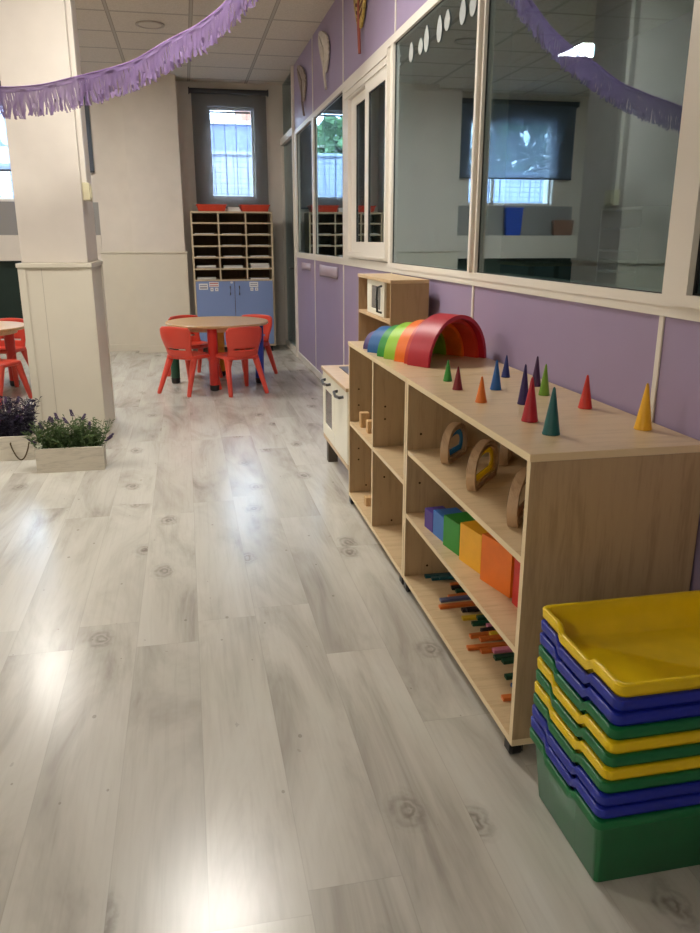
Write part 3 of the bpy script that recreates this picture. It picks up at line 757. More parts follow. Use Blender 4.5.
def arch_block(near, far, H, mat, label, depth=.030, thick=.0075):
    near = Vector((*near, .582)); far = Vector((*far, .582)); d = (far-near); wd = d.length; u = d.normalized(); p_ = Vector((u.y, -u.x, 0)); c_ = (near+far)/2
    t = thing('arch_block', tuple(c_), label, 'block', 'wooden arch blocks with coloured acrylic')
    fn = lambda a, b_, q: tuple(c_ + u*a + Vector((0, 0, b_)) + p_*q)
    R = wd/2
    build('wooden_frame', MB().ring_prism(dshape(R, H), dshape(R, H, thick), fn, -depth/2, depth/2), 'hard_wood', t, bevel=0.0015)
    build('inner_arch', MB().ring_prism(dshape(R, H, thick+.009), dshape(R, H, thick+.015), fn, -depth*.40, depth*.40), 'hard_wood', t, bevel=0.001)
    build('acrylic_ring', MB().ring_prism(dshape(R, H, thick+.0145), dshape(R, H, thick+.034), fn, -.003, .003), mat, t)
    return t
arch_block((.856, 2.510), (.985, 2.660), .132, 'ac_blue', 'wooden arch block with blue acrylic, farthest on the middle shelf')
arch_block((.838, 2.195), (.995, 2.385), .140, 'ac_yellow', 'wooden arch block with yellow acrylic, between the blue one and the side panel')
arch_block((.838, 1.868), (.985, 2.05), .140, 'ac_red', 'wooden arch block half hidden behind the near side panel')
arch_block((1.06, 2.46), (1.13, 2.58), .105, 'ac_red', 'smaller wooden arch block at the back of the middle shelf')

# ------------------------------------------------------------------ graded cubes on the lower shelf
for nm, xf, yf, ang, s2, lb in [('b_purple', .816, 2.585, 6, .072, 'smallest purple box at the far end of the cube row'), ('b_blue', .824, 2.508, 6, .090, 'blue box between the purple and green ones'),
                              ('b_green', .826, 2.398, 10, .110, 'green box between the blue and yellow ones'), ('b_yellow', .838, 2.264, 11, .130, 'yellow box between the green and orange ones'),
                              ('b_orange', .850, 2.102, 14, .152, 'largest visible orange box next to the red one'), ('b_red', .882, 1.926, 4, .170, 'red box mostly hidden behind the near side panel')]:
    h_ = s2; w = .005
    c_ = Vector((xf, yf, .327))
    mb = MB()
    mb.box(0, h_, -h_, -h_+w, 0, h_).box(0, h_, -w, 0, 0, h_).box(0, w, -h_+w, -w, 0, h_).box(w, h_, -h_+w, -w, h_-w, h_).box(w, h_, -h_+w, -w, 0, w)
    a = math.radians(ang); mb.v = [(x*math.cos(a)-y*math.sin(a), x*math.sin(a)+y*math.cos(a), z) for x, y, z in mb.v]
    o = build('nesting_box', mb, nm); o.location = c_; tag(o, lb, 'box', 'graded coloured nesting boxes')

# ------------------------------------------------------------------ coloured sticks on the bottom shelf
SZ = SB+TH
sticks = [('s_teal', .861, 2.700, .20, 0), ('s_teal', .880, 2.672, .22, 0), ('s_teal', .905, 2.655, .21, 1), ('s_orange', .935, 2.602, .2, 0), ('s_black', .929, 2.575, .2, 0), ('s_green', .935, 2.545, .2, 0), ('s_orange', .893, 2.512, .22, 0),
          ('s_slate', .846, 2.468, .24, 1), ('s_orange', .834, 2.438, .24, 0), ('s_black', .905, 2.392, .2, 0), ('s_black', .915, 2.374, .2, 1), ('s_yellow', .886, 2.333, .22, 0), ('s_green', .93, 2.305, .2, 1), ('s_green', .905, 2.285, .22, 0),
          ('s_pink', .95, 2.262, .2, 0), ('s_black', .918, 2.240, .2, 0), ('s_orange', .868, 2.212, .22, 0), ('s_yellow', .93, 2.190, .2, 1), ('s_orange', .885, 2.165, .22, 1), ('s_orange', .832, 2.132, .24, 0), ('s_orange', .868, 2.106, .23, 0),
          ('s_pink', .90, 2.085, .22, 1), ('s_green', .895, 2.062, .22, 0), ('s_green', .912, 2.036, .2, 0), ('s_pink', .96, 2.005, .2, 1), ('s_pink', .97, 1.985, .2, 0), ('s_green', .886, 1.948, .22, 0), ('s_black', .905, 1.925, .2, 1), ('s_blue', .885, 1.895, .22, 0), ('s_orange', .832, 1.838, .24, 0)]
ORD = ['first', 'second', 'third', 'fourth', 'fifth', 'sixth', 'seventh', 'eighth']
seen = {}
cn = dict(s_teal='teal', s_orange='orange', s_black='black', s_green='dark green', s_slate='slate blue', s_yellow='yellow', s_pink='pink', s_blue='blue')
rs = random.Random(4)
for nm, x, y, L, lev in sticks:
    k = seen.get(nm, 0); seen[nm] = k+1
    z0 = SZ + lev*.0112; a = rs.uniform(-.05, .05)
    mb = MB().obox((x+L/2, y), (math.cos(a), math.sin(a)), L/2, .0105, z0, z0+.011)
    o = build('coloured_stick', mb, nm, loc=(x+L/2, y, z0), bevel=0.001)
    tot = sum(1 for q in sticks if q[0] == nm)
    lb = ('%s stick on the bottom shelf, the only one of that colour' % cn[nm]) if tot == 1 else '%s stick on the bottom shelf, %s of that colour from the far end' % (cn[nm], ORD[k])
    tag(o, lb, 'stick', 'coloured sticks on the bottom shelf')

# small wooden blocks in the far unit
for (x, y, z, sx, sy, sz, lb) in [(.815, 3.69, .446, .045, .040, .075, 'taller pale wooden block in the upper far compartment'), (.822, 3.565, .446, .045, .040, .062, 'shorter pale wooden block beside the divider in the upper compartment'),
                                  (.822, 3.60, SZ, .045, .045, .045, 'pale wooden block in the lower far compartment')]:
    o = build('wooden_block', MB().box(x-sx/2+.02, x+sx/2+.02, y-sy/2, y+sy/2, z, z+sz), 'natural_wood', loc=(x+.02, y, z), bevel=0.003); tag(o, lb, 'block', 'pale wooden blocks in the far shelf unit')

# ------------------------------------------------------------------ toy kitchen
KX0, KX1, KY0, KY1 = .797, 1.235, 3.91, 4.69
t = thing('toy_kitchen', (1.0, 4.3, 0), 'wooden toy kitchen with white doors behind the shelf units', 'toy kitchen')
build('counter', MB().box(KX0-.012, KX1, KY0, KY1, .582, .602), 'kitchen_wood', t, bevel=0.002)
c_ = MB(); c_.box(KX0+.012, KX1, KY0+.012, KY0+.028, .165, .582); c_.box(KX0+.012, KX1, KY1-.028, KY1-.012, .165, .582); c_.box(KX0+.012, KX1, KY0+.028, KY1-.028, .165, .182); c_.box(KX1-.01, KX1, KY0+.028, KY1-.028, .182, .582)
c_.box(KX0+.012, KX1-.01, 4.292, 4.308, .182, .582); c_.box(KX0, KX0+.012, KY0+.006, KY1-.006, .155, .178)
build('body', c_, 'kitchen_wood', t)
def kitchen_door(y0, y1, win):
    m = MB(); z0, z1 = .182, .578; x = KX0-.002
    if win:
        w0, w1, v0, v1 = y0+.075, y1-.075, .26, .475
        m.box(x, x+.014, y0, y1, z0, v0).box(x, x+.014, y0, y1, v1, z1).box(x, x+.014, y0, w0, v0, v1).box(x, x+.014, w1, y1, v0, v1)
    else: m.box(x, x+.014, y0, y1, z0, z1)
    d = build('door', m, 'kitchen_white', t, bevel=0.002)
    if win:
        build('door_window', MB().box(x+.004, x+.008, w0, w1, v0, v1), 'dark_glass', d)
    a, e = (y0+.06, y1-.06) if win else (y0+.05, y1-.05)
    zz = .535
    a, e = (y0+y1)/2-.085, (y0+y1)/2+.085
    build('handle', MB().tube([(x, a, zz), (x-.022, a+.004, zz-.004), (x-.030, (a+e)/2, zz-.012), (x-.022, e-.004, zz-.004), (x, e, zz)], .0085, 10), 'black_metal', d)
kitchen_door(4.305, KY1-.008, True); kitchen_door(KY0+.008, 4.297, False)
for x in (KX0+.018, KX1-.075):
    for y in (KY0+.012, KY1-.072):
        build('leg', MB().box(x, x+.06, y, y+.06, 0, .165), 'kitchen_grey', t, bevel=0.002)
build('hob', MB().box(KX0+.085, KX0+.30, 4.24, 4.60, .602, .606), 'hob', t, bevel=0.001)
HX0, HX1 = 1.02, 1.222
h = MB(); h.box(HX0, HX1, KY0, KY0+.016, .602, 1.132); h.box(HX0, HX1, KY1-.016, KY1, .602, 1.132); h.box(HX1-.008, HX1, KY0+.016, KY1-.016, .602, 1.132)
build('hutch', h, 'kitchen_brown', t)
build('hutch_top', MB().box(HX0-.004, HX1, KY0-.004, KY1+.004, 1.132, 1.150), 'kitchen_wood', t, bevel=0.002)
build('hutch_shelf', MB().box(HX0, HX1-.008, KY0+.016, KY1-.016, .925, .941), 'kitchen_wood', t)
mw = MB(); x = HX0+.012
mw.box(x, x+.014, 4.10, 4.50, .943, .975).box(x, x+.014, 4.10, 4.50, 1.10, 1.130).box(x, x+.014, 4.10, 4.18, .975, 1.10).box(x, x+.014, 4.40, 4.50, .975, 1.10)
mo = build('microwave_door', mw, 'kitchen_white', t, bevel=0.002)
build('door_window', MB().box(x+.004, x+.008, 4.18, 4.40, .975, 1.10), 'dark_glass', mo)
build('handle', MB().tube([(x, 4.15, .965), (x-.025, 4.15, .972), (x-.028, 4.15, 1.035), (x-.025, 4.15, 1.10), (x, 4.15, 1.107)], .007, 10), 'black_metal', mo)
for yy in (4.10, 4.492): build('microwave_side', MB().box(x+.014, HX1-.008, yy, yy+.008, .941, 1.132), 'kitchen_wood', t)

# ------------------------------------------------------------------ stacked trays
def rrect(x0, x1, y0, y1, r, n=6):
    pts = []
    for cx, cy, a0 in ((x1-r, y1-r, 0), (x0+r, y1-r, 90), (x0+r, y0+r, 180), (x1-r, y0+r, 270)):
        for i in range(n+1):
            a = math.radians(a0 + 90*i/n); pts.append((cx+r*math.cos(a), cy+r*math.sin(a)))
    # add points along the long sides so that the finger dip can bend the rim
    out = []
    for i, p in enumerate(pts):
        q = pts[(i+1) % len(pts)]; out.append(p)
        L = math.hypot(q[0]-p[0], q[1]-p[1])
        if L > .1:
            k = 26
            for j in range(1, k): out.append((p[0]+(q[0]-p[0])*j/k, p[1]+(q[1]-p[1])*j/k))
    return out
def sstep(a, b_, x):
    t_ = max(0, min(1, (x-a)/(b_-a))); return t_*t_*(3-2*t_)
def tray(x0, y0, zrim, depth, mat, label, LX=.432, LY=.346):
    x1, y1 = x0+LX, y0+LY
    def lp(ins, z, dipk):
        pts = rrect(x0+ins, x1-ins, y0+ins, y1-ins, max(.020-ins*.3, .010)); res = []
        for (x, y) in pts:
            f = (y-y0)/LY; d = 0
            if dipk:
                side = 1 if (x < x0+.03 or x > x1-.03) else 0
                d = side*.017*(sstep(.31, .35, f)-sstep(.70, .74, f))
            res.append((x, y, z-d*dipk))
        return res
    tp = .022
    L_ = [lp(tp+.014, zrim-depth, 0), lp(tp+.006, zrim-depth+.006, 0), lp(.012, zrim-.030 if depth < .1 else zrim-.024, 0.6), lp(.010, zrim-.021, 1), lp(.001, zrim-.021, 1), lp(0, zrim-.003, 1), lp(.003, zrim, 1), lp(.010, zrim, 1),
          lp(.013, zrim-.003, 1), lp(.015, zrim-.024, 1 if depth < .1 else .6), lp(tp+.010, zrim-depth+.010, 0), lp(tp+.018, zrim-depth+.004, 0)]
    c_ = ((x0+x1)/2, (y0+y1)/2, zrim-depth)
    o = build('storage_tray', MB().loops(L_), mat, loc=c_); o.data.set_sharp_from_angle(angle=math.radians(50))
    tag(o, label, 'tray', 'stacked plastic storage trays'); return o
cols = [('t_green', 'deep green storage box at the bottom of the tray stack'), ('t_blue', 'blue tray directly on the deep green box, lowest shallow tray'), ('t_blue', 'blue tray second above the deep green box'),
        ('t_green', 'green tray below the lower yellow tray'), ('t_yellow', 'lower of the two yellow trays inside the stack'), ('t_green', 'green tray between the two buried yellow trays'),
        ('t_yellow', 'upper of the two yellow trays inside the stack'), ('t_green', 'green tray below the two upper blue trays'), ('t_blue', 'blue tray second from the top of the stack below another blue one'),
        ('t_blue', 'blue tray directly under the top yellow tray'), ('t_yellow', 'empty yellow tray on top of the stack')]
for k, (c_, lb) in enumerate(cols):
    f = k/10
    tray(.768-.014*f, 1.196-.047*f, .190+.0353*k, .190 if k == 0 else .078, c_, lb)

# ------------------------------------------------------------------ tall pigeonhole cabinet with blue doors
CX0, CX1, CY0, CY1, CT = .093, 1.059, 9.72, 10.12, 1.664
t = thing('cubby_cabinet', ((CX0+CX1)/2, (CY0+CY1)/2, 0), 'tall pigeonhole cabinet with two blue doors against the back wall', 'cabinet')
c_ = MB(); w = .020
c_.box(CX0, CX0+w, CY0, CY1, .07, CT).box(CX1-w, CX1, CY0, CY1, .07, CT).box(CX0+w, CX1-w, CY0, CY1, CT-w, CT).box(CX0+w, CX1-w, CY0, CY1, .07, .09)
build('carcass', c_, 'cab_frame', t)
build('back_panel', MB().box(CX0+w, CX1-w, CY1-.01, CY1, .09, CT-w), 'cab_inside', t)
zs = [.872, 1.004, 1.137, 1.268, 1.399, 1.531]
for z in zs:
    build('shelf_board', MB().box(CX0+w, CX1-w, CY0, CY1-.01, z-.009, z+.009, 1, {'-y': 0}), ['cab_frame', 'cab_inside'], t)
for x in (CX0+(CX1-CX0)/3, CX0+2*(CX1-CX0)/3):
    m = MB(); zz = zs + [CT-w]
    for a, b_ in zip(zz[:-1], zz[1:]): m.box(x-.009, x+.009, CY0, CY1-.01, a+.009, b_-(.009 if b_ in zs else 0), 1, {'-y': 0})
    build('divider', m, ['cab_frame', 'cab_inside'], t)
mid = (CX0+CX1)/2
for x0, x1, hs in ((CX0+.022, mid-.003, -1), (mid+.003, CX1-.022, 1)):
    d = build('door', MB().box(x0, x1, CY0-.014, CY0+.002, .095, .860), 'blue_door', t, bevel=0.002)
    hx = mid + hs*.055
    build('handle', MB().tube([(hx, CY0-.014, .70), (hx, CY0-.040, .71), (hx, CY0-.040, .79), (hx, CY0-.014, .80)], .007, 8), 'grey_metal', d)
for x in (CX0+.03, CX1-.09):
    for y in (CY0+.03, CY1-.09): build('foot', MB().box(x, x+.06, y, y+.06, 0, .07), 'black_rubber', t)
# paper pictograms on the doors
M['print_red'] = plain('red print', srgb(190, 120, 120), 0.8); M['print_grey'] = plain('grey print', srgb(150, 150, 160), 0.8)
def door_card(x0, x1, z0, z1, label, pats):
    t = thing('paper_card', ((x0+x1)/2, CY0-.0155, z0), label, 'paper', 'small paper cards on the blue doors')
    yy = CY0-.0150
    build('sheet', MB().box(x0, x1, yy-.0012, yy, z0, z1), 'paper', t)
    m = MB()
    for a, b_, c_, d, mi in pats:
        m.box(x0+a*(x1-x0), x0+b_*(x1-x0), yy-.0018, yy-.0012, z0+c_*(z1-z0), z0+d*(z1-z0), mi)
    build('print', m, ['print_grey', 'print_red'], t)
door_card(.150, .255, .765, .835, 'white square paper card at the left of the left blue door', [(.1, .9, .15, .45, 0), (.1, .9, .6, .8, 0)])
door_card(.272, .385, .795, .852, 'paper card with a red printed strip on the left blue door', [(.05, .95, .15, .35, 1), (.05, .95, .6, .85, 1)])
door_card(.285, .320, .745, .785, 'small round-topped white card lower left under the red strip card', [(.3, .7, .3, .7, 0)])
door_card(.340, .378, .745, .785, 'small white card lower right under the red strip card', [(.3, .7, .3, .7, 0)])
door_card(.755, .860, .790, .850, 'white paper card on the right blue door', [(.1, .9, .2, .4, 0), (.1, .9, .6, .8, 0)])
door_card(.765, .800, .745, .782, 'small white card lower left on the right blue door', [(.3, .7, .3, .7, 0)])
door_card(.822, .858, .745, .782, 'small white card lower right on the right blue door', [(.3, .7, .3, .7, 0)])
door_card(.528, .552, .835, .855, 'tiny white card at the top between the blue doors', [(.3, .7, .3, .7, 0)])
# papers lying in the pigeonholes
rp = random.Random(2)
cw = (CX1-CX0)/3
rown = {5: 'top', 4: 'second', 3: 'third', 2: 'fourth', 1: 'fifth', 0: 'bottom'}; coln = ['left', 'middle', 'right']
for row, col_, h_ in [(1, 0, .030), (1, 1, .028), (1, 2, .052), (0, 0, .022), (0, 2, .010), (4, 0, .008), (4, 1, .008), (4, 2, .006), (2, 0, .008), (2, 1, .010), (2, 2, .010), (3, 1, .006), (3, 2, .006)]:
    x0 = CX0+cw*col_+.045; x1 = x0+cw-.10; z = zs[row]+.009
    m = MB(); k = max(1, int(h_/.008)); zz = z
    for j in range(k):
        dx, dy = rp.uniform(-.008, .008), rp.uniform(-.01, .01)
        m.box(x0+dx, x1+dx, CY0+.03+dy, CY0+.28+dy, zz, zz+h_/k); zz += h_/k
    o = build('paper_stack', m, 'paper', loc=((x0+x1)/2, CY0+.15, z)); tag(o, 'paper stack in the %s column of the %s pigeonhole row from the top' % (coln[col_], rown[row]), 'papers', 'papers in the pigeonholes')
# things on top of the cabinet
def tote(x0, x1, mat, label, h_=.075):
    t = thing('storage_basket', ((x0+x1)/2, 9.9, CT), label, 'basket', 'orange baskets on top of the cabinet')
    L_ = []
    for z, k in ((0, .88), (h_, 1.0), (h_, .95), (.006, .84)):
        cx, cy, hx, hy = (x0+x1)/2, 9.88, (x1-x0)/2*k, .13*k
        L_.append([(cx+a*hx, cy+b_*hy, CT+z) for a, b_ in ((-1, -1), (1, -1), (1, 1), (-1, 1))])
    build('body', MB().loops(L_, smooth=False), mat, t, bevel=0.005)
    build('rim', MB().ring_prism([((x0+x1)/2+a*((x1-x0)/2+.008), 9.88+b_*.138) for a, b_ in ((-1, -1), (1, -1), (1, 1), (-1, 1))], [((x0+x1)/2+a*((x1-x0)/2-.004), 9.88+b_*.126) for a, b_ in ((-1, -1), (1, -1), (1, 1), (-1, 1))], lambda a, b_, q: (a, b_, q), CT+h_-.008, CT+h_+.004), mat, t, bevel=0.002)
tote(.175, .520, 'bin_red', 'orange plastic basket at the left on top of the cabinet')
tote(.690, 1.030, 'bin_red', 'orange plastic basket at the right on top of the cabinet')
o = build('paper_pile', MB().box(.53, .68, 9.80, 9.98, CT, CT+.03).box(.535, .675, 9.81, 9.97, CT+.03, CT+.052), 'paper', loc=(.605, 9.89, CT), bevel=.002); tag(o, 'white paper pile between the orange baskets on the cabinet', 'papers')

# ------------------------------------------------------------------ children's tables and chairs
def table(cx, cy, legs, label, h=.60, R=.485, rot=0.0, n=48):
    t = thing('activity_table', (cx, cy, 0), label, 'table', 'round children tables with coloured legs', 0)
    prof = [(R-.006, h-.026), (R, h-.020), (R, h-.005), (R-.005, h)]
    build('tabletop', MB().lathe(prof, n, (cx, cy, 0)), 'table_top', t)
    build('apron', MB().ring_prism([(cx+.40*math.cos(2*PI*i/32), cy+.40*math.sin(2*PI*i/32)) for i in range(32)], [(cx+.385*math.cos(2*PI*i/32), cy+.385*math.sin(2*PI*i/32)) for i in range(32)], lambda a, b_, q: (a, b_, q), h-.065, h-.026), 'kitchen_wood', t)
    for x, y, mt in legs:
        lg = build('leg', MB().lathe([(.040, .05), (.042, .06), (.046, h-.05), (.046, h-.026)], 20, (x, y, 0)), mt, t)
        lg['label'] = {'red_leg': 'red table leg', 'blue_leg': 'blue table leg', 'green_leg': 'dark green table leg', 'yellow_leg': 'yellow table leg'}[mt]
        build('foot', MB().lathe([(.030, 0), (.041, .008), (.044, .05), (.040, .056)], 20, (x, y, 0)), 'black_rubber', lg)
table(.270, 7.58, [(.206, 7.20, 'red_leg'), (.655, 7.52, 'blue_leg'), (-.150, 7.67, 'green_leg'), (.304, 7.99, 'yellow_leg')], 'round wooden children table with coloured legs before the cabinet')
table(-1.93, 7.55, [(-1.66, 7.83, 'red_leg'), (-2.22, 7.83, 'blue_leg'), (-2.22, 7.27, 'green_leg'), (-1.70, 7.27, 'yellow_leg')], 'round wooden children table at the left edge behind the pillar')

def make_chair(label):
    t = thing('child_chair', (0, 0, 0), label, 'chair', 'red plastic children chairs')
    SZ_ = .345
    # seat
    m = MB(); n = 12
    out = rrect(-.165, .165, -.15, .165, .05, 5)
    def dish(x, y): return -.012*max(0, 1-(x/.14)**2)*max(0, 1-(y/.14)**2)
    L_ = [[(x*.93, y*.93, SZ_-.034) for x, y in out], [(x, y, SZ_-.028) for x, y in out], [(x, y, SZ_-.006) for x, y in out], [(x*.95, y*.95, SZ_) for x, y in out], [(x*.6, y*.6, SZ_-.008) for x, y in out], [(x*.1, y*.1, SZ_-.012) for x, y in out]]
    m.loops(L_); build('seat', m, 'red_plastic', t, world=False)
    # backrest: curved shell with a slot above the seat
    m = MB(); NU, NV = 20, 16; idx = {}; vs = []; fs = []
    for j in range(NV+1):
        v = j/NV; z = SZ_-.015 + v*.268
        hw = (.148 + .026*sstep(.20, .75, v)) * (1 - .16*max(0, (v-.88)/.12)**2.5)
        for i in range(NU+1):
            u = -1+2*i/NU
            y = -.150 - .062*v + .038*u*u - .012*math.sin(v*PI)
            zz = z + (.012*(1-u*u) if v > .9 else 0)
            idx[i, j] = len(vs); vs.append((u*hw, y, zz))
    for j in range(NV):
        for i in range(NU):
            v = (j+.5)/NV; u = -1+2*(i+.5)/NU
            lim = .72 if .22 < v < .34 else 0
            if abs(u) < lim: continue
            fs.append([idx[i, j], idx[i+1, j], idx[i+1, j+1], idx[i, j+1]])
    m.add(vs, fs, 0, True)
    build('backrest', m, 'red_plastic', t, world=False, solid=.016)
    for sx in (-1, 1):
        for sy in (-1, 1):
            p0 = (sx*.138, sy*.110+.010, SZ_-.022); p1 = (sx*.178, .190 if sy > 0 else -.235, .012)
            mm = MB().tube([p0, ((p0[0]+p1[0])/2, (p0[1]+p1[1])/2, (p0[2]+p1[2])/2), p1, (p1[0]+sx*.002, p1[1]+sy*.002, .0)], [.031, .025, .019, .016], 12)
            build('leg', mm, 'red_plastic', t, world=False)
    return t
chair0 = make_chair('x')
def chair(x, y, ang, label, first=[True]):
    c_ = chair0 if first[0] else copy_tree(chair0); first[0] = False
    c_.location = (x, y, 0); c_.rotation_euler = (0, 0, math.radians(ang)); tag(c_, label)
# angle: 0 faces +y
chair(-.005, 7.22, -42, 'red child chair at the front left of the round table, back towards the camera')
chair(.415, 7.13, 21, 'red child chair at the front right of the round table, back towards the camera')
chair(.045, 7.97, -150, 'red child chair behind the round table on the left, mostly hidden')
chair(.60, 7.90, 152, 'red child chair behind the round table on the right by the blue leg')
chair(-1.64, 7.06, -25, 'red child chair at the front of the left table beside the pillar')
chair(-1.75, 7.98, 165, 'red child chair behind the left table')
chair(-2.15, 6.75, -5, 'red child chair in front of the left table, cut by the picture edge')

# ------------------------------------------------------------------ planters with lavender
def planter(x0, x1, y0, y1, h, label, rope):
    t = thing('planter_box', ((x0+x1)/2, (y0+y1)/2, 0), label, 'planter', 'whitewashed wooden planter boxes')
    w = .012; m = MB()
    m.box(x0, x1, y0, y0+w, 0, h).box(x0, x1, y1-w, y1, 0, h).box(x0, x0+w, y0+w, y1-w, 0, h).box(x1-w, x1, y0+w, y1-w, 0, h).box(x0+w, x1-w, y0+w, y1-w, 0, w)
    build('box', m, 'planter', t, bevel=.0015)
    build('soil', MB().box(x0+w, x1-w, y0+w, y1-w, w, h-.03), 'soil', t)
    for xs_ in rope:
        pts = []
        for i in range(15):
            a = i/14; pts.append((xs_-.055+.11*a, y0-.010-.006*math.sin(a*PI), h*.72-.105*math.sin(a*PI)**.8))
        pts = [(xs_-.055, y0+.002, h*.74)] + pts + [(xs_+.055, y0+.002, h*.74)]
        build('rope_handle', MB().tube(pts, .0045, 8), 'rope', t)
    return t
def plant(x0, x1, y0, y1, z, label, seed, n, hmin, hmax, leafm, flowers, white=0, spread=.06, name='lavender_plant'):
    rnd = random.Random(seed)
    t = thing(name, ((x0+x1)/2, (y0+y1)/2, z), label, 'plant', 'lavender in the planter boxes')
    m = MB(); fl = []
    def blade(p, d, L, w_):
        d = d.normalized(); s_ = d.cross(Vector((rnd.gauss(0, 1), rnd.gauss(0, 1), rnd.gauss(0, 1)))).normalized()
        q = p+d*L*.5+Vector((0, 0, -.004)); e = p+d*L+Vector((0, 0, -.012))
        m.add([p-s_*w_*.3, p+s_*w_*.3, q+s_*w_*.5, q-s_*w_*.5, e], [[0, 1, 2, 3], [3, 2, 4]], 0)
    for k in range(n):
        bx, by = rnd.uniform(x0, x1), rnd.uniform(y0, y1)
        H = rnd.uniform(hmin, hmax); lx, ly = rnd.gauss(0, spread*.6), rnd.gauss(0, spread*.5)
        if bx > x1-.05: lx += .03
        if bx < x0+.05: lx -= .02
        top = Vector((bx+lx, by+ly, z+H)); bot = Vector((bx, by, z-.004))
        m.tube([bot, (bot+top)/2+Vector((lx*.1, 0, .01)), top], [.0018, .0014, .001], 4, smooth=False)
        for j in range(13):
            f = rnd.uniform(.15, 1); p = bot.lerp(top, f)
            a = rnd.uniform(0, 2*PI); blade(p, Vector((math.cos(a), math.sin(a), rnd.uniform(.3, 1.2))), rnd.uniform(.024, .05), rnd.uniform(.005, .009))
    build('foliage', m, leafm, t)['kind'] = 'stuff'
    for k, (fx, fy, fz, lean) in enumerate(flowers):
        b0 = Vector(((x0+x1)/2+(fx-(x0+x1)/2)*.8, (y0+y1)/2, z-.004)); tip = Vector((fx, fy, fz))
        mm = MB(); d = (tip-b0).normalized(); q0 = tip-d*.045 + Vector((lean*.2, 0, 0))
        mm.tube([b0, (b0+q0)/2, q0], .0014, 5, 0)
        for j in range(26):
            f = j/26; c_ = q0.lerp(tip+Vector((lean, 0, -abs(lean)*.5)), f); a = j*2.4; r = .0085*(1-.5*f)
            o_ = c_+Vector((math.cos(a)*r, math.sin(a)*r, 0))
            mm.lathe([(.001, -.004), (.0042, 0), (.001, .005)], 5, tuple(o_), 1)
        build('flower_spike', mm, [leafm, 'lavender'], t)
    for k in range(white):
        c_ = Vector((rnd.uniform(x0, x1), y0, z+rnd.uniform(.04, .08)))
        c_ = Vector((x0+(x1-x0)*(.02+.5*k/max(1, white)), y0-.01, z+.05+.02*k)); mm = MB()
        for j in range(6):
            a = j*PI/3; e = c_+Vector((math.cos(a)*.022, -.006, math.sin(a)*.022)); sd = Vector((-math.sin(a), 0, math.cos(a)))*.008
            mm.add([c_, (c_+e)/2-sd, e, (c_+e)/2+sd], [[0, 1, 2, 3]])
        mm.tube([(c_.x, c_.y, c_.z), ((c_.x+x0+.1)/2, y0+.04, z)], .0012, 4)
        build('white_flower', mm, 'white_petal', t)
planter(-.938, -.548, 4.73, 4.86, .148, 'small whitewashed wooden planter box in front of the pillar', [])
plant(-.920, -.566, 4.752, 4.842, .118, 'green lavender plant in the planter before the pillar', 11, 210, .07, .20, 'leaf',
      [(-.86, 4.78, .345, .02), (-.80, 4.78, .36, -.01), (-.835, 4.80, .325, .0), (-.71, 4.79, .375, -.012), (-.745, 4.78, .335, -.02), (-.66, 4.79, .350, .02), (-.955, 4.77, .215, -.02), (-.525, 4.80, .205, .03), (-.505, 4.77, .225, .02), (-.62, 4.80, .29, 0), (-.90, 4.8, .30, -.01)], 1)
planter(-1.50, -1.005, 5.055, 5.19, .158, 'whitewashed wooden planter box with a rope handle left of the pillar', [-1.085])
plant(-1.48, -1.025, 5.08, 5.17, .128, 'dark violet lavender plant in the left planter with rope handle', 12, 420, .10, .27, 'leaf_dark',
      [(-1.30, 5.12, .40, .02), (-1.22, 5.10, .42, -.01), (-1.15, 5.12, .40, .0), (-1.08, 5.10, .41, .012), (-1.04, 5.12, .36, .02), (-1.18, 5.08, .33, -.02), (-1.10, 5.08, .30, .02), (-1.25, 5.08, .31, .01), (-1.06, 5.08, .28, 0), (-1.2, 5.07, .27, .01), (-1.13, 5.07, .35, .01)], 2)

# ------------------------------------------------------------------ feathers, papers and drops on the lilac wall
def feather(yc, zb, zt, wmax, mats, label, quill=.13, bend=.03):
    t = thing('feather_ornament', (W-.008, yc, zb), label, 'ornament', 'big feather ornaments on the upper lilac wall')
    H = zt-zb; n = 26; L_, R_ = [], []
    cx = lambda f: yc + bend*f*f*1.6 - .25*bend*math.sin(f*PI)
    z0 = quill
    for i in range(n+1):
        f = i/n; w_ = wmax*.5*(math.sin(PI*min(1, f*.95+.05))**.55)*(.55+.55*min(f, .75))
        jag = 1-.05*(i % 3)
        z = zb+z0+(H-z0)*f
        L_.append((cx(f)-w_*jag, z)); R_.append((cx(f)+w_, z))
    m = MB(); fn = lambda a, b_, q: (q, a, b_)
    outl = L_ + R_[::-1]
    m.prism(outl, fn, W-.026, W-.010)
    build('vane', m, mats[0], t, bevel=.002)
    k = MB()
    k.tube([(W-.029, yc-bend*.5, zb), (W-.029, cx(0), zb+z0), (W-.029, cx(.5), zb+z0+(H-z0)*.5), (W-.029, cx(1), zt-.03)], [.010, .012, .008, .003], 8)
    build('quill', k, mats[1], t)
    if len(mats) > 2:
        bars = MB()
        for i in range(14):
            f = .06+.86*i/14; z = zb+z0+(H-z0)*f; w_ = wmax*.30*(math.sin(PI*min(1, f*.93+.07))**.62)
            s_ = (-1) ** i
            bars.add([(W-.028, cx(f), z), (W-.028, cx(f)+s_*w_, z+.035), (W-.028, cx(f)+s_*w_, z+.055), (W-.028, cx(f), z+.026)], [[0, 1, 2, 3]])
        build('barbs', bars, mats[2], t, solid=.002)
    return t
M['feather_white'] = plain('off-white feather', srgb(206, 198, 186), .7, .2, 0, 0, .12, 0, 30)
M['feather_grey'] = plain('speckled grey feather', srgb(150, 138, 128), .7, .2, 0, 0, .35, 0, 25)
M['feather_gold'] = plain('mottled gold feather', srgb(176, 150, 78), .6, .3, 0, 0, .55, 0, 30)
M['feather_brown'] = plain('brown feather barbs', srgb(92, 50, 36), .7, .2)
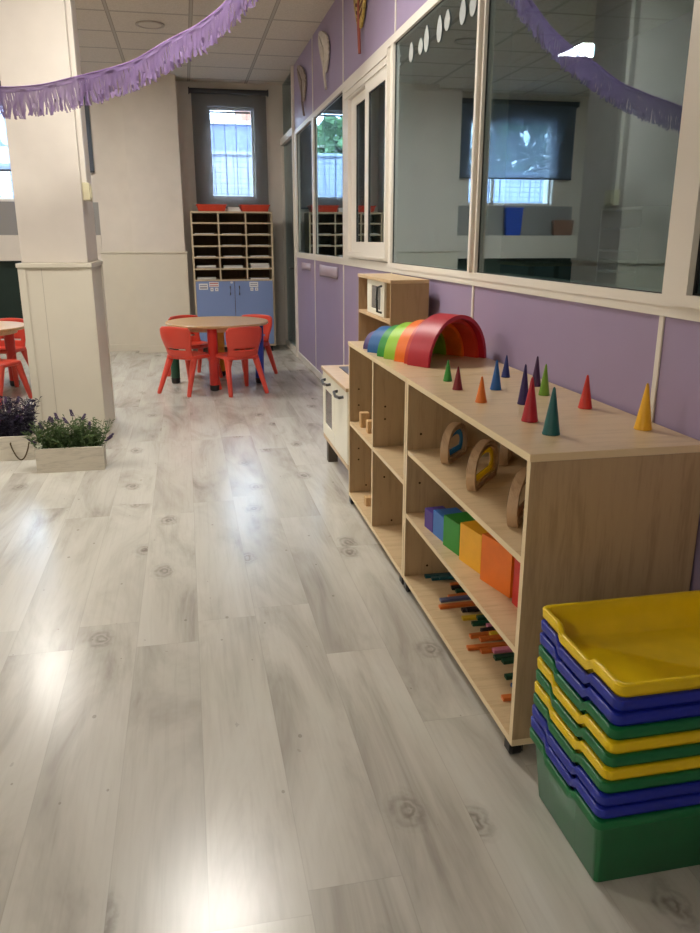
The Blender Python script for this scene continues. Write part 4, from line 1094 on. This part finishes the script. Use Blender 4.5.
M['feather_quill'] = plain('taupe quill', srgb(120, 104, 96), .7, .2)
M['quill_red'] = plain('red brown quill', srgb(156, 84, 70), .6, .3)
feather(5.74, 2.56, 3.13, .44, ['feather_gold', 'quill_red', 'feather_brown'], 'gold and brown speckled feather ornament above the sliding window', .16, .06)
feather(7.12, 2.56, 3.07, .48, ['feather_white', 'feather_white'], 'plain off-white feather ornament between the gold and grey ones', .14, .16)
feather(8.40, 2.53, 3.06, .48, ['feather_grey', 'feather_quill'], 'greyish feather ornament farthest along the lilac wall', .14, .2)
for y0, y1, z0, z1, lb in ((8.12, 8.80, 1.035, 1.108, 'small lilac paper sheet under the far pane'), (6.66, 7.60, 1.020, 1.118, 'larger lilac paper sheet under the pane next to the sliding window')):
    n = 12; top = []; bot = []
    for i in range(n+1):
        f = i/n; bow = .012*math.sin(f*PI)
        top.append((W-.004-bow, y0+(y1-y0)*f, z1)); bot.append((W-.010-bow*1.6, y0+(y1-y0)*f, z0+.008*math.sin(f*5)))
    midr = [((a[0]+b_[0])/2, a[1], (a[2]+b_[2])/2) for a, b_ in zip(top, bot)]
    o = build('paper_sheet', MB().loops([bot, midr, top], close=False, cap0=False, cap1=False), 'paper2', loc=(W-.006, (y0+y1)/2, z0), solid=.0015)
    tag(o, lb, 'paper', 'paper sheets under the panes')
for k, (y, z, s_, lb) in enumerate([(4.529, 2.330, 1.0, 'lowest-left white paper drop at the top of the big pane'), (4.352, 2.322, .8, 'second white paper drop from the left at the top of the big pane'), (4.247, 2.334, 1.25, 'third white paper drop from the left, a long one'),
                                     (4.034, 2.331, 1.2, 'fourth white paper drop, middle of the row'), (3.915, 2.340, .9, 'fifth white paper drop, a short one'), (3.698, 2.325, 1.1, 'sixth white paper drop, second from the mullion'), (3.567, 2.322, 1.0, 'white paper drop next to the mullion at the right end')]):
    outl = []
    for i in range(20):
        a = 2*PI*i/20; zz = math.sin(a); outl.append((y+.042*math.cos(a)*(1-.45*max(0, zz)), z+.050*s_*zz))
    o = build('paper_drop', MB().prism(outl, lambda a, b_, q: (q, a, b_), W+.0015, W+.0035), 'frosted_drop', loc=(W+.0025, y, z))
    tag(o, lb, 'paper drop', 'white paper drops on the big pane')

# ------------------------------------------------------------------ light, world, camera
wd = bpy.data.worlds.new('overcast sky'); scene.world = wd; wd.use_nodes = True
bg = wd.node_tree.nodes['Background']; bg.inputs[0].default_value = (0.62, 0.78, 1.0, 1); bg.inputs[1].default_value = 13.0

cam = bpy.data.cameras.new('camera'); co = bpy.data.objects.new('camera', cam); COL.objects.link(co)
cam.sensor_fit = 'VERTICAL'; cam.sensor_height = 36.0; cam.lens = 774/933*36
cam.clip_start = 0.05; cam.clip_end = 200
co.location = (0, 0, 1.35); co.rotation_euler = (math.radians(90-16.378), 0, math.radians(-11.663))
scene.camera = co
vs = scene.view_settings
scene.display_settings.display_device = 'sRGB'
vs.view_transform = 'Standard'; vs.look = 'None'; vs.gamma = 1.0; vs.use_curve_mapping = False; vs.exposure = 1.05
scene.cycles.use_denoising = True
scene.cycles.max_bounces = 10; scene.cycles.diffuse_bounces = 6; scene.cycles.glossy_bounces = 5; scene.cycles.transparent_max_bounces = 24
scene.cycles.sample_clamp_indirect = 8.0
